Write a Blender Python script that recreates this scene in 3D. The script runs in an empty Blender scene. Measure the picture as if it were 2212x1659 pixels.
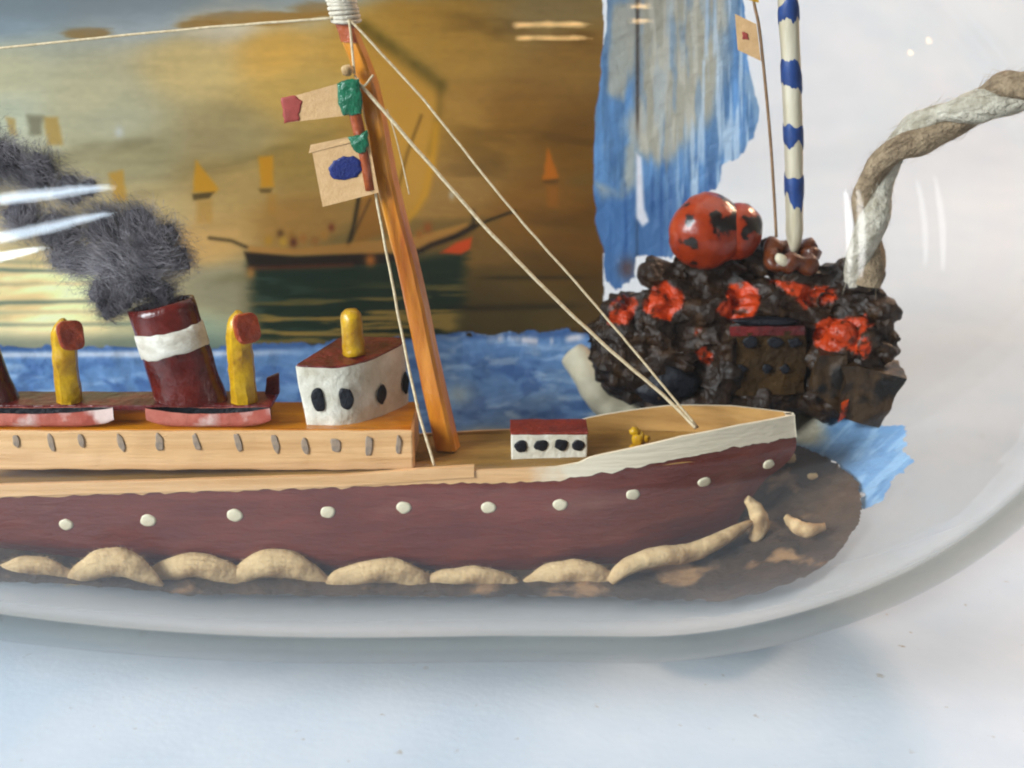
import bpy, bmesh, math, random
import numpy as np
from mathutils import Vector, noise, Matrix
random.seed(7)
MM = 0.001
# ------------------------------------------------------------------ camera, world, lights
scene = bpy.context.scene
CAM = Vector((0.0, -167.4, 87.5)); PITCH = math.radians(18.0); F = 2881.0
cam_d = bpy.data.cameras.new('camera'); cam = bpy.data.objects.new('camera', cam_d)
scene.collection.objects.link(cam); scene.camera = cam
cam.location = CAM * MM; cam.rotation_euler = (math.pi/2 - PITCH, 0, 0)
cam_d.sensor_width = 36.0; cam_d.lens = 36.0 * F / 2212.0
cam_d.clip_start = 0.005; cam_d.clip_end = 20.0
cam_d.dof.use_dof = True; cam_d.dof.focus_distance = 0.176; cam_d.dof.aperture_fstop = 22.0
scene.cycles.use_denoising = True
scene.cycles.max_bounces = 6; scene.cycles.transparent_max_bounces = 16
scene.cycles.transmission_bounces = 8; scene.cycles.glossy_bounces = 3; scene.cycles.diffuse_bounces = 2
scene.cycles.sample_clamp_indirect = 4.0
scene.cycles.filter_width = 2.0
scene.cycles.use_adaptive_sampling = True; scene.cycles.adaptive_threshold = 0.03; scene.cycles.adaptive_min_samples = 12
scene.view_settings.view_transform = 'Standard'; scene.view_settings.look = 'None'
scene.view_settings.gamma = 1.0; scene.view_settings.use_curve_mapping = False
scene.view_settings.exposure = 0.08
world = bpy.data.worlds.new('World'); scene.world = world; world.use_nodes = True
wb = world.node_tree.nodes['Background']; wb.inputs['Color'].default_value = (0.90, 0.95, 1.0, 1); wb.inputs['Strength'].default_value = 0.09
world.cycles.sampling_method = 'NONE'

def area(name, loc, target, sx, sy, power, col, spread=180):
    l = bpy.data.lights.new(name, 'AREA'); l.shape = 'RECTANGLE'; l.size = sx*MM; l.size_y = sy*MM
    l.energy = power; l.color = col; l.spread = math.radians(spread)
    o = bpy.data.objects.new(name, l); scene.collection.objects.link(o)
    o.location = Vector(loc)*MM
    o.rotation_euler = (Vector(target)-Vector(loc)).to_track_quat('-Z', 'Y').to_euler()
    return o
def bulb(name, loc, rad, power, col):
    l = bpy.data.lights.new(name, 'POINT'); l.shadow_soft_size = rad*MM; l.energy = power; l.color = col
    o = bpy.data.objects.new(name, l); scene.collection.objects.link(o); o.location = Vector(loc)*MM
    return o
# window on the left wall, its lower panes further round to the front, and small warm bulbs overhead
area('window_light', (-810, -545, 430), (0, 0, 30), 400, 420, 18.5, (0.88, 0.945, 1.0))
area('overhead_fill', (60, 200, 950), (20, 0, 0), 950, 750, 3.2, (1.0, 0.93, 0.84))  # unseen overhead panel added as soft fill
for x, y, p in ((560, -740, 0.20), (735, -560, 0.06)): area('side_window_light', (x, y, 150), (0, 0, 50), 22, 300, p, (1.0, 0.98, 0.95)).data.shape = 'ELLIPSE'
def sky_dir(az, el): a, e = math.radians(az), math.radians(el); return Vector((math.sin(a)*math.cos(e), -math.cos(a)*math.cos(e), math.sin(e)))
for k, (el0, el1, az0, az1, h) in enumerate([(18.2, 8.9, -21.7, -44, 28), (12.5, -2.0, -21.3, -44, 30), (4.4, -6.0, -27.8, -44, 28)]):
    c0 = Vector((-38, -53, 65)); p0 = c0+sky_dir(az0, el0)*900; p1 = c0+sky_dir(az1, el1)*900; c = (p0+p1)/2; xa = (p1-p0).normalized(); zz = (c-c0).normalized(); zz = (zz-xa*zz.dot(xa)).normalized(); yy = zz.cross(xa)
    o = area('window_pane_light', c, c0, (p1-p0).length, h, 0.42, (0.78, 0.90, 1.0)); o.rotation_euler = Matrix((xa, yy, zz)).transposed().to_euler(); o.data.shape = 'ELLIPSE'
for loc in [(16, -520, 726), (33, -520, 727), (50, -520, 729), (96, -470, 770), (620, -265, 580)]: bulb('ceiling_bulb', loc, 8, 0.06, (1.0, 0.62, 0.26))
bulb('warm_lamp', (330, 260, 330), 40, 6.2, (1.0, 0.65, 0.43))

# ------------------------------------------------------------------ pixel helpers (photo at 2212 x 1659)
FWD = Vector((0, math.cos(PITCH), -math.sin(PITCH))); UP = Vector((0, math.sin(PITCH), math.cos(PITCH))); RT = Vector((1, 0, 0))
def ray(px, py): return FWD + RT*((px-1106)/F) + UP*((829.5-py)/F)
def at_y(px, py, Y):
    d = ray(px, py); return CAM + d*((Y-CAM.y)/d.y)
def at_z(px, py, Z):
    d = ray(px, py); return CAM + d*((Z-CAM.z)/d.z)
def at_plane(px, py, p0, n):
    d = ray(px, py); return CAM + d*((p0-CAM).dot(n)/d.dot(n))
def project(v):
    w = v-CAM; d = w.dot(FWD); return 1106+F*w.dot(RT)/d, 829.5-F*w.dot(UP)/d, d
def interp(x, pts): return float(np.interp(x, [p[0] for p in pts], [p[1] for p in pts]))

# bottle profile
R0 = 55.0; WALL = 3.0; XC = 14.0; AX = 66.0
SHO = [(-200, 15), (-165, 15.5), (-150, 21), (-135, 32), (-115, 42.5), (-98, 46.6), (-80, 49.8), (-66, 51.7), (-52, 53.6), (-40, 54.7), (-30, 55), (14, 55)]
_gx = np.arange(-230, 60, 1.0); _gr = np.interp(_gx, [p[0] for p in SHO], [p[1] for p in SHO]); _k = np.exp(-np.arange(-24, 25)**2/(2*7.0**2)); _k /= _k.sum()
SHO = [(float(a), float(b)) for a, b in zip(_gx[24:-24], np.convolve(_gr, _k, 'same')[24:-24])]
def r_out(x):
    if x <= XC: return interp(x, SHO)
    u = min((x-XC)/AX, 0.9999); return R0*math.sqrt(1-u*u)
def r_in(x):
    if x <= XC: return interp(x, SHO)-WALL
    u = min((x-XC)/(AX-WALL), 0.9999); return (R0-WALL)*math.sqrt(1-u*u)
def wall_pt(x, phi, off=0.0):
    r = r_in(x)-off; return Vector((x, r*math.sin(phi), R0-r*math.cos(phi)))

# ------------------------------------------------------------------ materials
def lin(c): c = c/255.0; return c/12.92 if c <= 0.04045 else ((c+0.055)/1.055)**2.4
def L(rgb): return (lin(rgb[0]), lin(rgb[1]), lin(rgb[2]), 1.0)
MATS = {}
def mat(name, c1, c2=None, rough=0.6, scale=300.0, bump=0.0, bscale=None, stretch=(1,1,1), detail=6.0, lo=0.35, hi=0.65, spec=0.5, coat=0.0, attr=False, c3=None, c3lo=0.62, c3hi=0.66, c3scale=150.0):
    m = bpy.data.materials.new(name); m.use_nodes = True; nt = m.node_tree; N = nt.nodes; K = nt.links
    b = N['Principled BSDF']; b.inputs['Roughness'].default_value = rough
    b.inputs['Specular IOR Level'].default_value = spec; b.inputs['Coat Weight'].default_value = coat; b.inputs['Coat Roughness'].default_value = 0.15
    tc = N.new('ShaderNodeTexCoord'); mp = N.new('ShaderNodeMapping'); mp.inputs['Scale'].default_value = stretch
    K.new(tc.outputs['Object'], mp.inputs['Vector'])
    if attr:
        at = N.new('ShaderNodeAttribute'); at.attribute_name = 'Col'; K.new(at.outputs['Color'], b.inputs['Base Color'])
    else:
        nz = N.new('ShaderNodeTexNoise'); nz.inputs['Scale'].default_value = scale; nz.inputs['Detail'].default_value = detail; nz.inputs['Roughness'].default_value = 0.65
        K.new(mp.outputs[0], nz.inputs['Vector'])
        cr = N.new('ShaderNodeValToRGB'); cr.color_ramp.elements[0].position = lo; cr.color_ramp.elements[1].position = hi
        cr.color_ramp.elements[0].color = L(c1); cr.color_ramp.elements[1].color = L(c2 or c1)
        K.new(nz.outputs['Fac'], cr.inputs[0]); out = cr.outputs[0]
        if c3:
            n3 = N.new('ShaderNodeTexNoise'); n3.inputs['Scale'].default_value = c3scale; n3.inputs['Detail'].default_value = 8; K.new(mp.outputs[0], n3.inputs['Vector'])
            r3 = N.new('ShaderNodeMapRange'); r3.inputs[1].default_value = c3lo; r3.inputs[2].default_value = c3hi; K.new(n3.outputs['Fac'], r3.inputs[0])
            mx = N.new('ShaderNodeMix'); mx.data_type = 'RGBA'; K.new(r3.outputs[0], mx.inputs[0]); K.new(out, mx.inputs[6]); mx.inputs[7].default_value = L(c3); out = mx.outputs[2]
        K.new(out, b.inputs['Base Color'])
    if bump:
        n2 = N.new('ShaderNodeTexNoise'); n2.inputs['Scale'].default_value = bscale or scale*3; n2.inputs['Detail'].default_value = 5; K.new(mp.outputs[0], n2.inputs['Vector'])
        bp = N.new('ShaderNodeBump'); bp.inputs['Strength'].default_value = bump; bp.inputs['Distance'].default_value = 0.0009
        K.new(n2.outputs['Fac'], bp.inputs['Height']); K.new(bp.outputs[0], b.inputs['Normal'])
    MATS[name] = m; return m
mat('white_board', (187, 202, 216), (198, 210, 221), rough=0.55, scale=40, bump=0.05, bscale=900, c3=(150, 142, 128), c3lo=0.68, c3hi=0.76, c3scale=420)
mat('maroon_hull', (88, 22, 11), (118, 50, 33), rough=0.36, coat=0.25, scale=130, stretch=(0.5, 1, 1.6), bump=0.4, bscale=600, lo=0.3, hi=0.7, c3=(150, 104, 84), c3lo=0.62, c3hi=0.95, c3scale=90)
mat('lining', (190, 144, 80), (152, 110, 54), rough=0.6, scale=260, stretch=(0.1, 1, 1.5), bump=0.2)
mat('porthole_paint', (224, 212, 182), (204, 190, 158), rough=0.4, scale=900)
mat('bare_wood', (228, 182, 130), (206, 156, 102), rough=0.6, scale=300, stretch=(0.08, 1, 1.5), bump=0.3, bscale=900)
mat('deck_wood', (172, 130, 62), (122, 88, 36), rough=0.6, scale=260, stretch=(0.12, 1, 1), bump=0.3, bscale=800)
mat('varnish', (222, 142, 18), (164, 84, 6), rough=0.35, scale=240, stretch=(0.15, 1, 1), bump=0.2, coat=0.3)
mat('mast_varnish', (226, 150, 36), (166, 82, 12), rough=0.32, scale=150, stretch=(1, 1, 0.16), bump=0.3, bscale=700, coat=0.4)
mat('mast_red', (186, 92, 44), (120, 44, 20), rough=0.35, scale=220, bump=0.4, coat=0.3)
mat('maroon_paint', (122, 30, 28), (70, 14, 14), rough=0.38, scale=260, bump=0.5, bscale=800, coat=0.2)
mat('funnel_paint', (104, 28, 18), (62, 12, 8), rough=0.26, scale=180, bump=0.4, bscale=500, coat=0.4)
mat('white_paint', (232, 226, 210), (198, 188, 166), rough=0.45, scale=260, bump=0.35, bscale=700, c3=(160, 112, 56), c3lo=0.68, c3hi=0.74, c3scale=200)
mat('band_paint', (228, 222, 208), (188, 176, 156), rough=0.5, scale=350, stretch=(0.5, 1, 1), bump=0.4, bscale=900)
mat('black_paint', (12, 13, 18), (26, 27, 34), rough=0.5, scale=500, bump=0.3, spec=0.3)
mat('grey_stroke', (172, 146, 120), (130, 116, 104), rough=0.7, scale=700)
mat('yellow_paint', (212, 166, 18), (150, 98, 8), rough=0.36, scale=280, bump=0.4, bscale=500, coat=0.2, lo=0.38, hi=0.70)
mat('red_mouth', (196, 82, 40), (140, 44, 22), rough=0.35, scale=300, bump=0.6, coat=0.3)
mat('boat_paint', (206, 120, 100), (176, 82, 66), rough=0.5, scale=180, bump=0.3, c3=(230, 200, 190), c3lo=0.56, c3hi=0.66, c3scale=140)
mat('roof_red', (140, 44, 26), (110, 28, 18), rough=0.45, scale=300, bump=0.4)
mat('thread', (232, 214, 178), (200, 176, 136), rough=0.8, scale=1500, bump=0.3)
mat('paper', (224, 182, 132), (210, 166, 114), rough=0.75, scale=900, bump=0.15, bscale=3000)
mat('green_paint', (36, 122, 86), (18, 92, 62), rough=0.22, scale=500, bump=0.5, bscale=1200, coat=0.5)
mat('blue_paint', (18, 38, 112), (12, 28, 92), rough=0.5, scale=900, bump=0.2)
mat('red_flag', (176, 74, 64), (150, 60, 52), rough=0.6, scale=700)
mat('lash', (232, 222, 204), (196, 182, 158), rough=0.7, scale=900, bump=0.4)
mat('rock', (38, 26, 12), (74, 51, 26), rough=0.5, scale=140, bump=0.8, bscale=380, coat=0.05, spec=0.35, c3=(18, 12, 7), c3lo=0.50, c3hi=0.60, c3scale=200)
mat('rock_red', (188, 66, 14), (138, 40, 8), rough=0.3, scale=220, bump=0.6, bscale=450, coat=0.15, spec=0.35, c3=(44, 26, 14), c3lo=0.60, c3hi=0.66, c3scale=260)
mat('dome_red', (168, 58, 14), (122, 34, 8), rough=0.3, scale=120, bump=0.35, bscale=300, coat=0.25, spec=0.4, c3=(30, 22, 18), c3lo=0.515, c3hi=0.55, c3scale=240)
mat('house_brown', (70, 48, 18), (42, 28, 11), rough=0.65, scale=240, bump=0.6, spec=0.2)
mat('rust_ring', (104, 50, 18), (64, 28, 10), rough=0.35, scale=220, bump=0.5, coat=0.15)
mat('pole_cream', (212, 202, 178), (190, 176, 146), rough=0.5, scale=260, stretch=(1, 1, 0.2), bump=0.2)
mat('pole_blue', (38, 72, 134), (28, 54, 108), rough=0.45, scale=500)
mat('rope_pale', (212, 204, 186), (164, 154, 134), rough=0.85, scale=420, bump=1.0, bscale=1100)
mat('rope_brown', (172, 150, 120), (116, 96, 72), rough=0.85, scale=420, bump=1.0, bscale=1100)
mat('putty', (84, 64, 46), (50, 38, 28), rough=0.65, scale=110, bump=0.8, bscale=300, spec=0.3, c3=(156, 120, 82), c3lo=0.57, c3hi=0.68, c3scale=150)
mat('cream_putty', (222, 192, 144), (176, 142, 98), rough=0.85, scale=220, bump=0.7, bscale=450, spec=0.15, c3=(126, 94, 62), c3lo=0.50, c3hi=0.72, c3scale=170)
mat('foam_cream', (206, 196, 168), (190, 178, 150), rough=0.6, scale=200, bump=0.2)
mat('smoke_wool', (168, 162, 166), (88, 84, 88), rough=0.95, scale=150, spec=0.1)
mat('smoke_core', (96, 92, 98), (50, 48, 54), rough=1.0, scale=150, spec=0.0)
mat('print', (0,0,0), attr=True, rough=0.35, spec=0.4)
mat('sea_paint', (0,0,0), attr=True, rough=0.35, bump=0.4, bscale=500, spec=0.5)
mat('wire', (150, 116, 84), (120, 90, 60), rough=0.6, scale=600)

def glass_material(name, t0, t1, tint, dust_rim_haze):
    m = bpy.data.materials.new(name); m.use_nodes = True; nt = m.node_tree; N = nt.nodes; K = nt.links
    for n in list(N): N.remove(n)
    out = N.new('ShaderNodeOutputMaterial')
    lw = N.new('ShaderNodeLayerWeight'); lw.inputs['Blend'].default_value = 0.5
    def math_(op, a, b):
        n = N.new('ShaderNodeMath'); n.operation = op
        for i, v in enumerate((a, b)):
            if isinstance(v, (int, float)): n.inputs[i].default_value = v
            else: K.new(v, n.inputs[i])
        return n.outputs[0]
    p5 = math_('POWER', lw.outputs['Facing'], 5.0)
    fr = math_('ADD', math_('MULTIPLY', p5, 0.70), 0.032)
    sr = N.new('ShaderNodeMapRange'); sr.interpolation_type = 'SMOOTHSTEP'; sr.inputs[1].default_value = t0; sr.inputs[2].default_value = t1; K.new(lw.outputs['Facing'], sr.inputs[0]); p3 = sr.outputs[0]
    mx = N.new('ShaderNodeMix'); mx.data_type = 'RGBA'; K.new(p3, mx.inputs[0])
    mx.inputs[6].default_value = (0.985, 0.99, 0.988, 1); mx.inputs[7].default_value = tint  # tint darkens at grazing angles, imitating the dark refracted rim
    tr = N.new('ShaderNodeBsdfTransparent'); K.new(mx.outputs[2], tr.inputs['Color'])
    gl = N.new('ShaderNodeBsdfGlossy'); gl.inputs['Roughness'].default_value = 0.03; gl.inputs['Color'].default_value = (0.95, 0.97, 1.0, 1)
    tc = N.new('ShaderNodeTexCoord')
    m1 = N.new('ShaderNodeMixShader'); K.new(fr, m1.inputs[0]); K.new(tr.outputs[0], m1.inputs[1]); K.new(gl.outputs[0], m1.inputs[2])
    # dust film: thicker low down; its grazing gain also paints the bright refracted rim
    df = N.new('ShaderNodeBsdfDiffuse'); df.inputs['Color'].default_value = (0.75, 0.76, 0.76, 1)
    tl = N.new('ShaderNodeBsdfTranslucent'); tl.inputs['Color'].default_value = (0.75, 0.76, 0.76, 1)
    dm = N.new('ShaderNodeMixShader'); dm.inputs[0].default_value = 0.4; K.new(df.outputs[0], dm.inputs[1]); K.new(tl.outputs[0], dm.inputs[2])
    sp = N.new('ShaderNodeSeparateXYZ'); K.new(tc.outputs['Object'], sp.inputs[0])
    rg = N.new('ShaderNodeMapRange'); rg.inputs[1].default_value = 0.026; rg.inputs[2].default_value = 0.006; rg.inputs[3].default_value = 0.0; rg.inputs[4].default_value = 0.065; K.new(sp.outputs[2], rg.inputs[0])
    fac = math_('MULTIPLY', math_('ADD', rg.outputs[0], 0.002), math_('ADD', math_('MULTIPLY', math_('POWER', lw.outputs['Facing'], 4.0), dust_rim_haze), 0.5))
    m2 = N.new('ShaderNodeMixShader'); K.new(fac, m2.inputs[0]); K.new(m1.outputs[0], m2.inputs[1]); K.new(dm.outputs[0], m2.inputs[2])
    K.new(m2.outputs[0], out.inputs['Surface'])
    MATS[name] = m
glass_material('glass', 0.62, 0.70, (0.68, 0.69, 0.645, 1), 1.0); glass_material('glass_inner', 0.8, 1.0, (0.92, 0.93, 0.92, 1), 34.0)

# ------------------------------------------------------------------ mesh helpers (all in world millimetres)
COL = scene.collection
ORG = {}
def empty(name, loc, label=None, cat=None, group=None):
    o = bpy.data.objects.new(name, None); COL.objects.link(o); o.location = Vector(loc)*MM; o.empty_display_size = 0.005
    ORG[o.name] = Vector(loc); tag(o, label, cat, group); return o
def tag(o, label=None, cat=None, group=None, kind=None):
    if label: o['label'] = label
    if cat: o['category'] = cat
    if group: o['group'] = group
    if kind: o['kind'] = kind
    return o
class MB:
    def __init__(s): s.v = []; s.f = []
    def add(s, vs, fs):
        k = len(s.v); s.v += [Vector(v) for v in vs]; s.f += [tuple(i+k for i in f) for f in fs]; return s
    def grid(s, P, closeu=False, closev=False):
        nu, nv = len(P), len(P[0]); vs = [p for row in P for p in row]; fs = []
        for i in range(nu if closeu else nu-1):
            for j in range(nv if closev else nv-1):
                a, b = i, (i+1) % nu; c, d = j, (j+1) % nv
                fs.append((a*nv+c, b*nv+c, b*nv+d, a*nv+d))
        return s.add(vs, fs)
    def prism(s, bot, top):
        n = len(bot)
        return s.add(list(bot)+list(top), [tuple(range(n))[::-1], tuple(range(n, 2*n))]+[(i, (i+1) % n, n+(i+1) % n, n+i) for i in range(n)])
    def hexa(s, c, n=(8, 4, 4)):
        # c: 8 corners, bottom ring of four then top ring; subdivided faces
        def tri(u, v, w):
            b = (c[0]*(1-u)+c[1]*u)*(1-v)+(c[3]*(1-u)+c[2]*u)*v; t = (c[4]*(1-u)+c[5]*u)*(1-v)+(c[7]*(1-u)+c[6]*u)*v
            return b*(1-w)+t*w
        a, b, d = n
        g = lambda m, k, fn: [[fn(i/m, j/k) for j in range(k+1)] for i in range(m+1)]
        for w in (0, 1): s.grid(g(a, b, lambda u, v: tri(u, v, w)))
        for v in (0, 1): s.grid(g(a, d, lambda u, w: tri(u, v, w)))
        for u in (0, 1): s.grid(g(b, d, lambda v, w: tri(u, v, w)))
        return s
    def tube(s, path, rad, seg=10, caps=True):
        n = len(path); P = []; prev = None
        for i, p in enumerate(path):
            t = (path[min(i+1, n-1)]-path[max(i-1, 0)]).normalized()
            if prev is None: u = t.orthogonal().normalized()
            else: u = (prev-t*prev.dot(t)).normalized()
            prev = u; w = t.cross(u); r = rad[i] if hasattr(rad, '__len__') else rad
            P.append([p+u*(r*math.cos(2*math.pi*k/seg))+w*(r*math.sin(2*math.pi*k/seg)) for k in range(seg)])
        k0 = len(s.v); s.grid(P, closev=True)
        if caps:
            s.f.append(tuple(k0+i for i in range(seg))[::-1]); s.f.append(tuple(k0+(n-1)*seg+i for i in range(seg)))
        return s
    def ball(s, c, r, nu=18, nv=12, amp=0.0, fr=1.0, seed=0.0, rot=None):
        P = []; r = Vector(r) if hasattr(r, '__len__') else Vector((r, r, r))
        for i in range(nu):
            row = []
            for j in range(nv+1):
                a = 2*math.pi*i/nu; b = math.pi*j/nv
                d = Vector((math.sin(b)*math.cos(a), math.sin(b)*math.sin(a), math.cos(b)))
                k = 1+amp*noise.fractal(d*fr+Vector((seed, seed*1.7, -seed)), 0.9, 2.0, 4)
                q = Vector((d.x*r.x, d.y*r.y, d.z*r.z))*k
                if rot is not None: q = rot @ q
                row.append(Vector(c)+q)
            P.append(row)
        return s.grid(P, closeu=True)
    def oval(s, c, u, v, ru, rv, th, n=22, irr=0.08, seed=0.0, power=2.0):
        # slightly domed paint dab on a surface with axes u, v and outward normal u x v
        nn = u.cross(v).normalized(); rings = [(1.0, -0.05), (0.97, 0.6*th), (0.75, th), (0.4, th*1.15)]
        P = []
        for k in range(n):
            a = 2*math.pi*k/n; rr = 1+irr*noise.noise(Vector((math.cos(a)*1.3+seed, math.sin(a)*1.3, seed*2.1)))*2
            ca, sa = math.cos(a), math.sin(a); q = (abs(ca)**power+abs(sa)**power)**(-1/power)
            P.append([c+(u*(ru*ca*q)+v*(rv*sa*q))*(rr*f)+nn*h for f, h in rings])
        k0 = len(s.v); s.grid(P, closeu=True); s.f.append(tuple(k0+i*4+3 for i in range(n))); return s
def rough_up(mb, amp, fr, seed=0.0):
    for i, v in enumerate(mb.v):
        q = v*fr+Vector((seed, seed, seed)); mb.v[i] = v+noise.noise_vector(q)*amp
    return mb
def build(mb, name, mt, parent=None, smooth=True, bevel=0.0, label=None, cat=None, group=None, kind=None, cols=None, merge=True, origin=None):
    vs = mb.v
    if origin is None:
        xs = [v.x for v in vs]; ys = [v.y for v in vs]; zs = [v.z for v in vs]
        origin = Vector(((min(xs)+max(xs))/2, (min(ys)+max(ys))/2, (min(zs)+max(zs))/2)) if parent is not None else Vector(((min(xs)+max(xs))/2, (min(ys)+max(ys))/2, min(zs)))
    me = bpy.data.meshes.new(name); me.from_pydata([tuple((v-origin)*MM) for v in vs], [], mb.f)
    if cols is not None:
        ca = me.color_attributes.new('Col', 'FLOAT_COLOR', 'POINT'); ca.data.foreach_set('color', np.asarray(cols, dtype=np.float32).ravel())
    elif merge:
        bm = bmesh.new(); bm.from_mesh(me); bmesh.ops.remove_doubles(bm, verts=bm.verts, dist=1e-6); bmesh.ops.recalc_face_normals(bm, faces=bm.faces); bm.to_mesh(me); bm.free()
    me.materials.append(MATS[mt] if isinstance(mt, str) else mt)
    if smooth:
        me.polygons.foreach_set('use_smooth', [True]*len(me.polygons))
        if bevel or smooth == 'auto':
            try: me.set_sharp_from_angle(angle=math.radians(40))
            except Exception: pass
    o = bpy.data.objects.new(name, me); COL.objects.link(o); ORG[o.name] = origin.copy()
    if parent is not None:
        o.parent = parent; o.location = (origin-ORG[parent.name])*MM
    else: o.location = origin*MM
    if bevel:
        md = o.modifiers.new('bevel', 'BEVEL'); md.width = bevel*MM; md.segments = 2; md.limit_method = 'ANGLE'; md.angle_limit = math.radians(50)
    tag(o, label, cat, group, kind); return o
def catmull(pts, n):
    P = [pts[0]*2-pts[1]]+list(pts)+[pts[-1]*2-pts[-2]]; out = []
    m = len(pts)-1
    for k in range(n+1):
        t = k/n*m; i = min(int(t), m-1); f = t-i; a, b, c, d = P[i], P[i+1], P[i+2], P[i+3]
        out.append(0.5*((2*b)+(c-a)*f+(2*a-5*b+4*c-d)*f*f+(3*b-a-3*c+d)*f**3))
    return out

# ------------------------------------------------------------------ setting: white board sweeping up behind
def setting():
    mb = MB(); prof = [(-84, -16), (-84, -1.5), (-82.5, 0), (-60, 0), (0, 0), (420, 0)]
    for k in range(1, 13):
        a = math.pi/2*k/12; prof.append((420+260*math.sin(a), 260*(1-math.cos(a))))
    prof += [(680, 700), (680, 1300), (696, 1300), (696, -16)]
    mb.grid([[Vector((x, y, z)) for (y, z) in prof] for x in np.linspace(-1100, 1100, 12)], closev=True)
    build(mb, 'tabletop', 'white_board', kind='structure', origin=Vector((0, 0, 0)), label='white painted board that the bottle lies on', smooth='auto')
setting()

# ------------------------------------------------------------------ bottle
def bottle():
    mb = MB(); seg = 144
    xs_o = list(np.linspace(-200, -40, 44))+list(np.linspace(-38, XC, 14))+[XC+AX*math.sin(a) for a in np.linspace(0.04, math.radians(80), 44)]
    xs_i = list(np.linspace(-200, -40, 44))+list(np.linspace(-38, XC, 14))+[XC+(AX-WALL)*math.sin(a) for a in np.linspace(0.04, math.radians(80), 44)]
    prof = [(x, r_out(x)) for x in xs_o]+[(xs_o[-1]-0.6, 0.4*R0*0.17), (xs_o[-1]-1.2, 0.01)]
    inner = [(x, r_in(x)) for x in xs_i]+[(xs_i[-1]-0.6, 3.0), (xs_i[-1]-1.0, 0.01)]
    global NOUT
    full = prof[::-1]+[(-201.5, 13.6)]+inner; NOUT = len(prof)+0
    P = []
    for x, r in full:
        P.append([Vector((x, r*math.sin(2*math.pi*k/seg), R0-r*math.cos(2*math.pi*k/seg))) for k in range(seg)])
    P = [[p+(Vector((0, p.y, p.z-R0)).normalized() if p.x < 75 else Vector((1, 0, 0)))*0.16*noise.noise(p*0.05) for p in row] for row in P]
    mb.grid(P, closev=True)
    return build(mb, 'glass_bottle', 'glass', origin=Vector((0, 0, 0)), label='clear glass bottle lying on its side around the model ship', cat='bottle', merge=False)
BOT = bottle()
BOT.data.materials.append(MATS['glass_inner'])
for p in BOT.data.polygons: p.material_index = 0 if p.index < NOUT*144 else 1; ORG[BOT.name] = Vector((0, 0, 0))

# ------------------------------------------------------------------ painted sheets on the bottle wall
def vnoise(x, y, seed=0):
    xi = np.floor(x).astype(np.int64); yi = np.floor(y).astype(np.int64); xf = x-xi; yf = y-yi
    def h(a, b):
        n = (a*374761393+b*668265263+seed*1442695041) & 0x7fffffff; n = (n ^ (n >> 13))*1274126177 & 0x7fffffff; n = n ^ (n >> 16); return (n & 0xffff)/65535.0
    u = xf*xf*(3-2*xf); v = yf*yf*(3-2*yf)
    return (h(xi, yi)*(1-u)+h(xi+1, yi)*u)*(1-v)+(h(xi, yi+1)*(1-u)+h(xi+1, yi+1)*u)*v
def fbm(x, y, seed=0, o=4):
    s = 0; a = 0.5
    for k in range(o): s = s+a*vnoise(x*2**k+k*17.3, y*2**k-k*9.1, seed+k); a *= 0.5
    return s/(1-0.5**o)
def sstep(a, b, x): t = np.clip((x-a)/(b-a), 0, 1); return t*t*(3-2*t)
def inpoly(px, py, poly):
    ins = np.zeros(px.shape, bool); n = len(poly)
    for i in range(n):
        x1, y1 = poly[i]; x2, y2 = poly[(i+1) % n]
        if y1 == y2: continue
        c = ((y1 > py) != (y2 > py)) & (px < (x2-x1)*(py-y1)/(y2-y1)+x1); ins ^= c
    return ins
def polydist(px, py, poly):
    d = np.full(px.shape, 1e9); n = len(poly)
    for i in range(n):
        x1, y1 = poly[i]; x2, y2 = poly[(i+1) % n]; dx, dy = x2-x1, y2-y1; l = dx*dx+dy*dy+1e-9
        t = np.clip(((px-x1)*dx+(py-y1)*dy)/l, 0, 1); d = np.minimum(d, np.hypot(px-x1-t*dx, py-y1-t*dy))
    return np.where(inpoly(px, py, poly), d, -d)
def segdist(px, py, pts):
    d = np.full(px.shape, 1e9)
    for (x1, y1), (x2, y2) in zip(pts[:-1], pts[1:]):
        dx, dy = x2-x1, y2-y1; l = dx*dx+dy*dy+1e-9; t = np.clip(((px-x1)*dx+(py-y1)*dy)/l, 0, 1); d = np.minimum(d, np.hypot(px-x1-t*dx, py-y1-t*dy))
    return d
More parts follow.
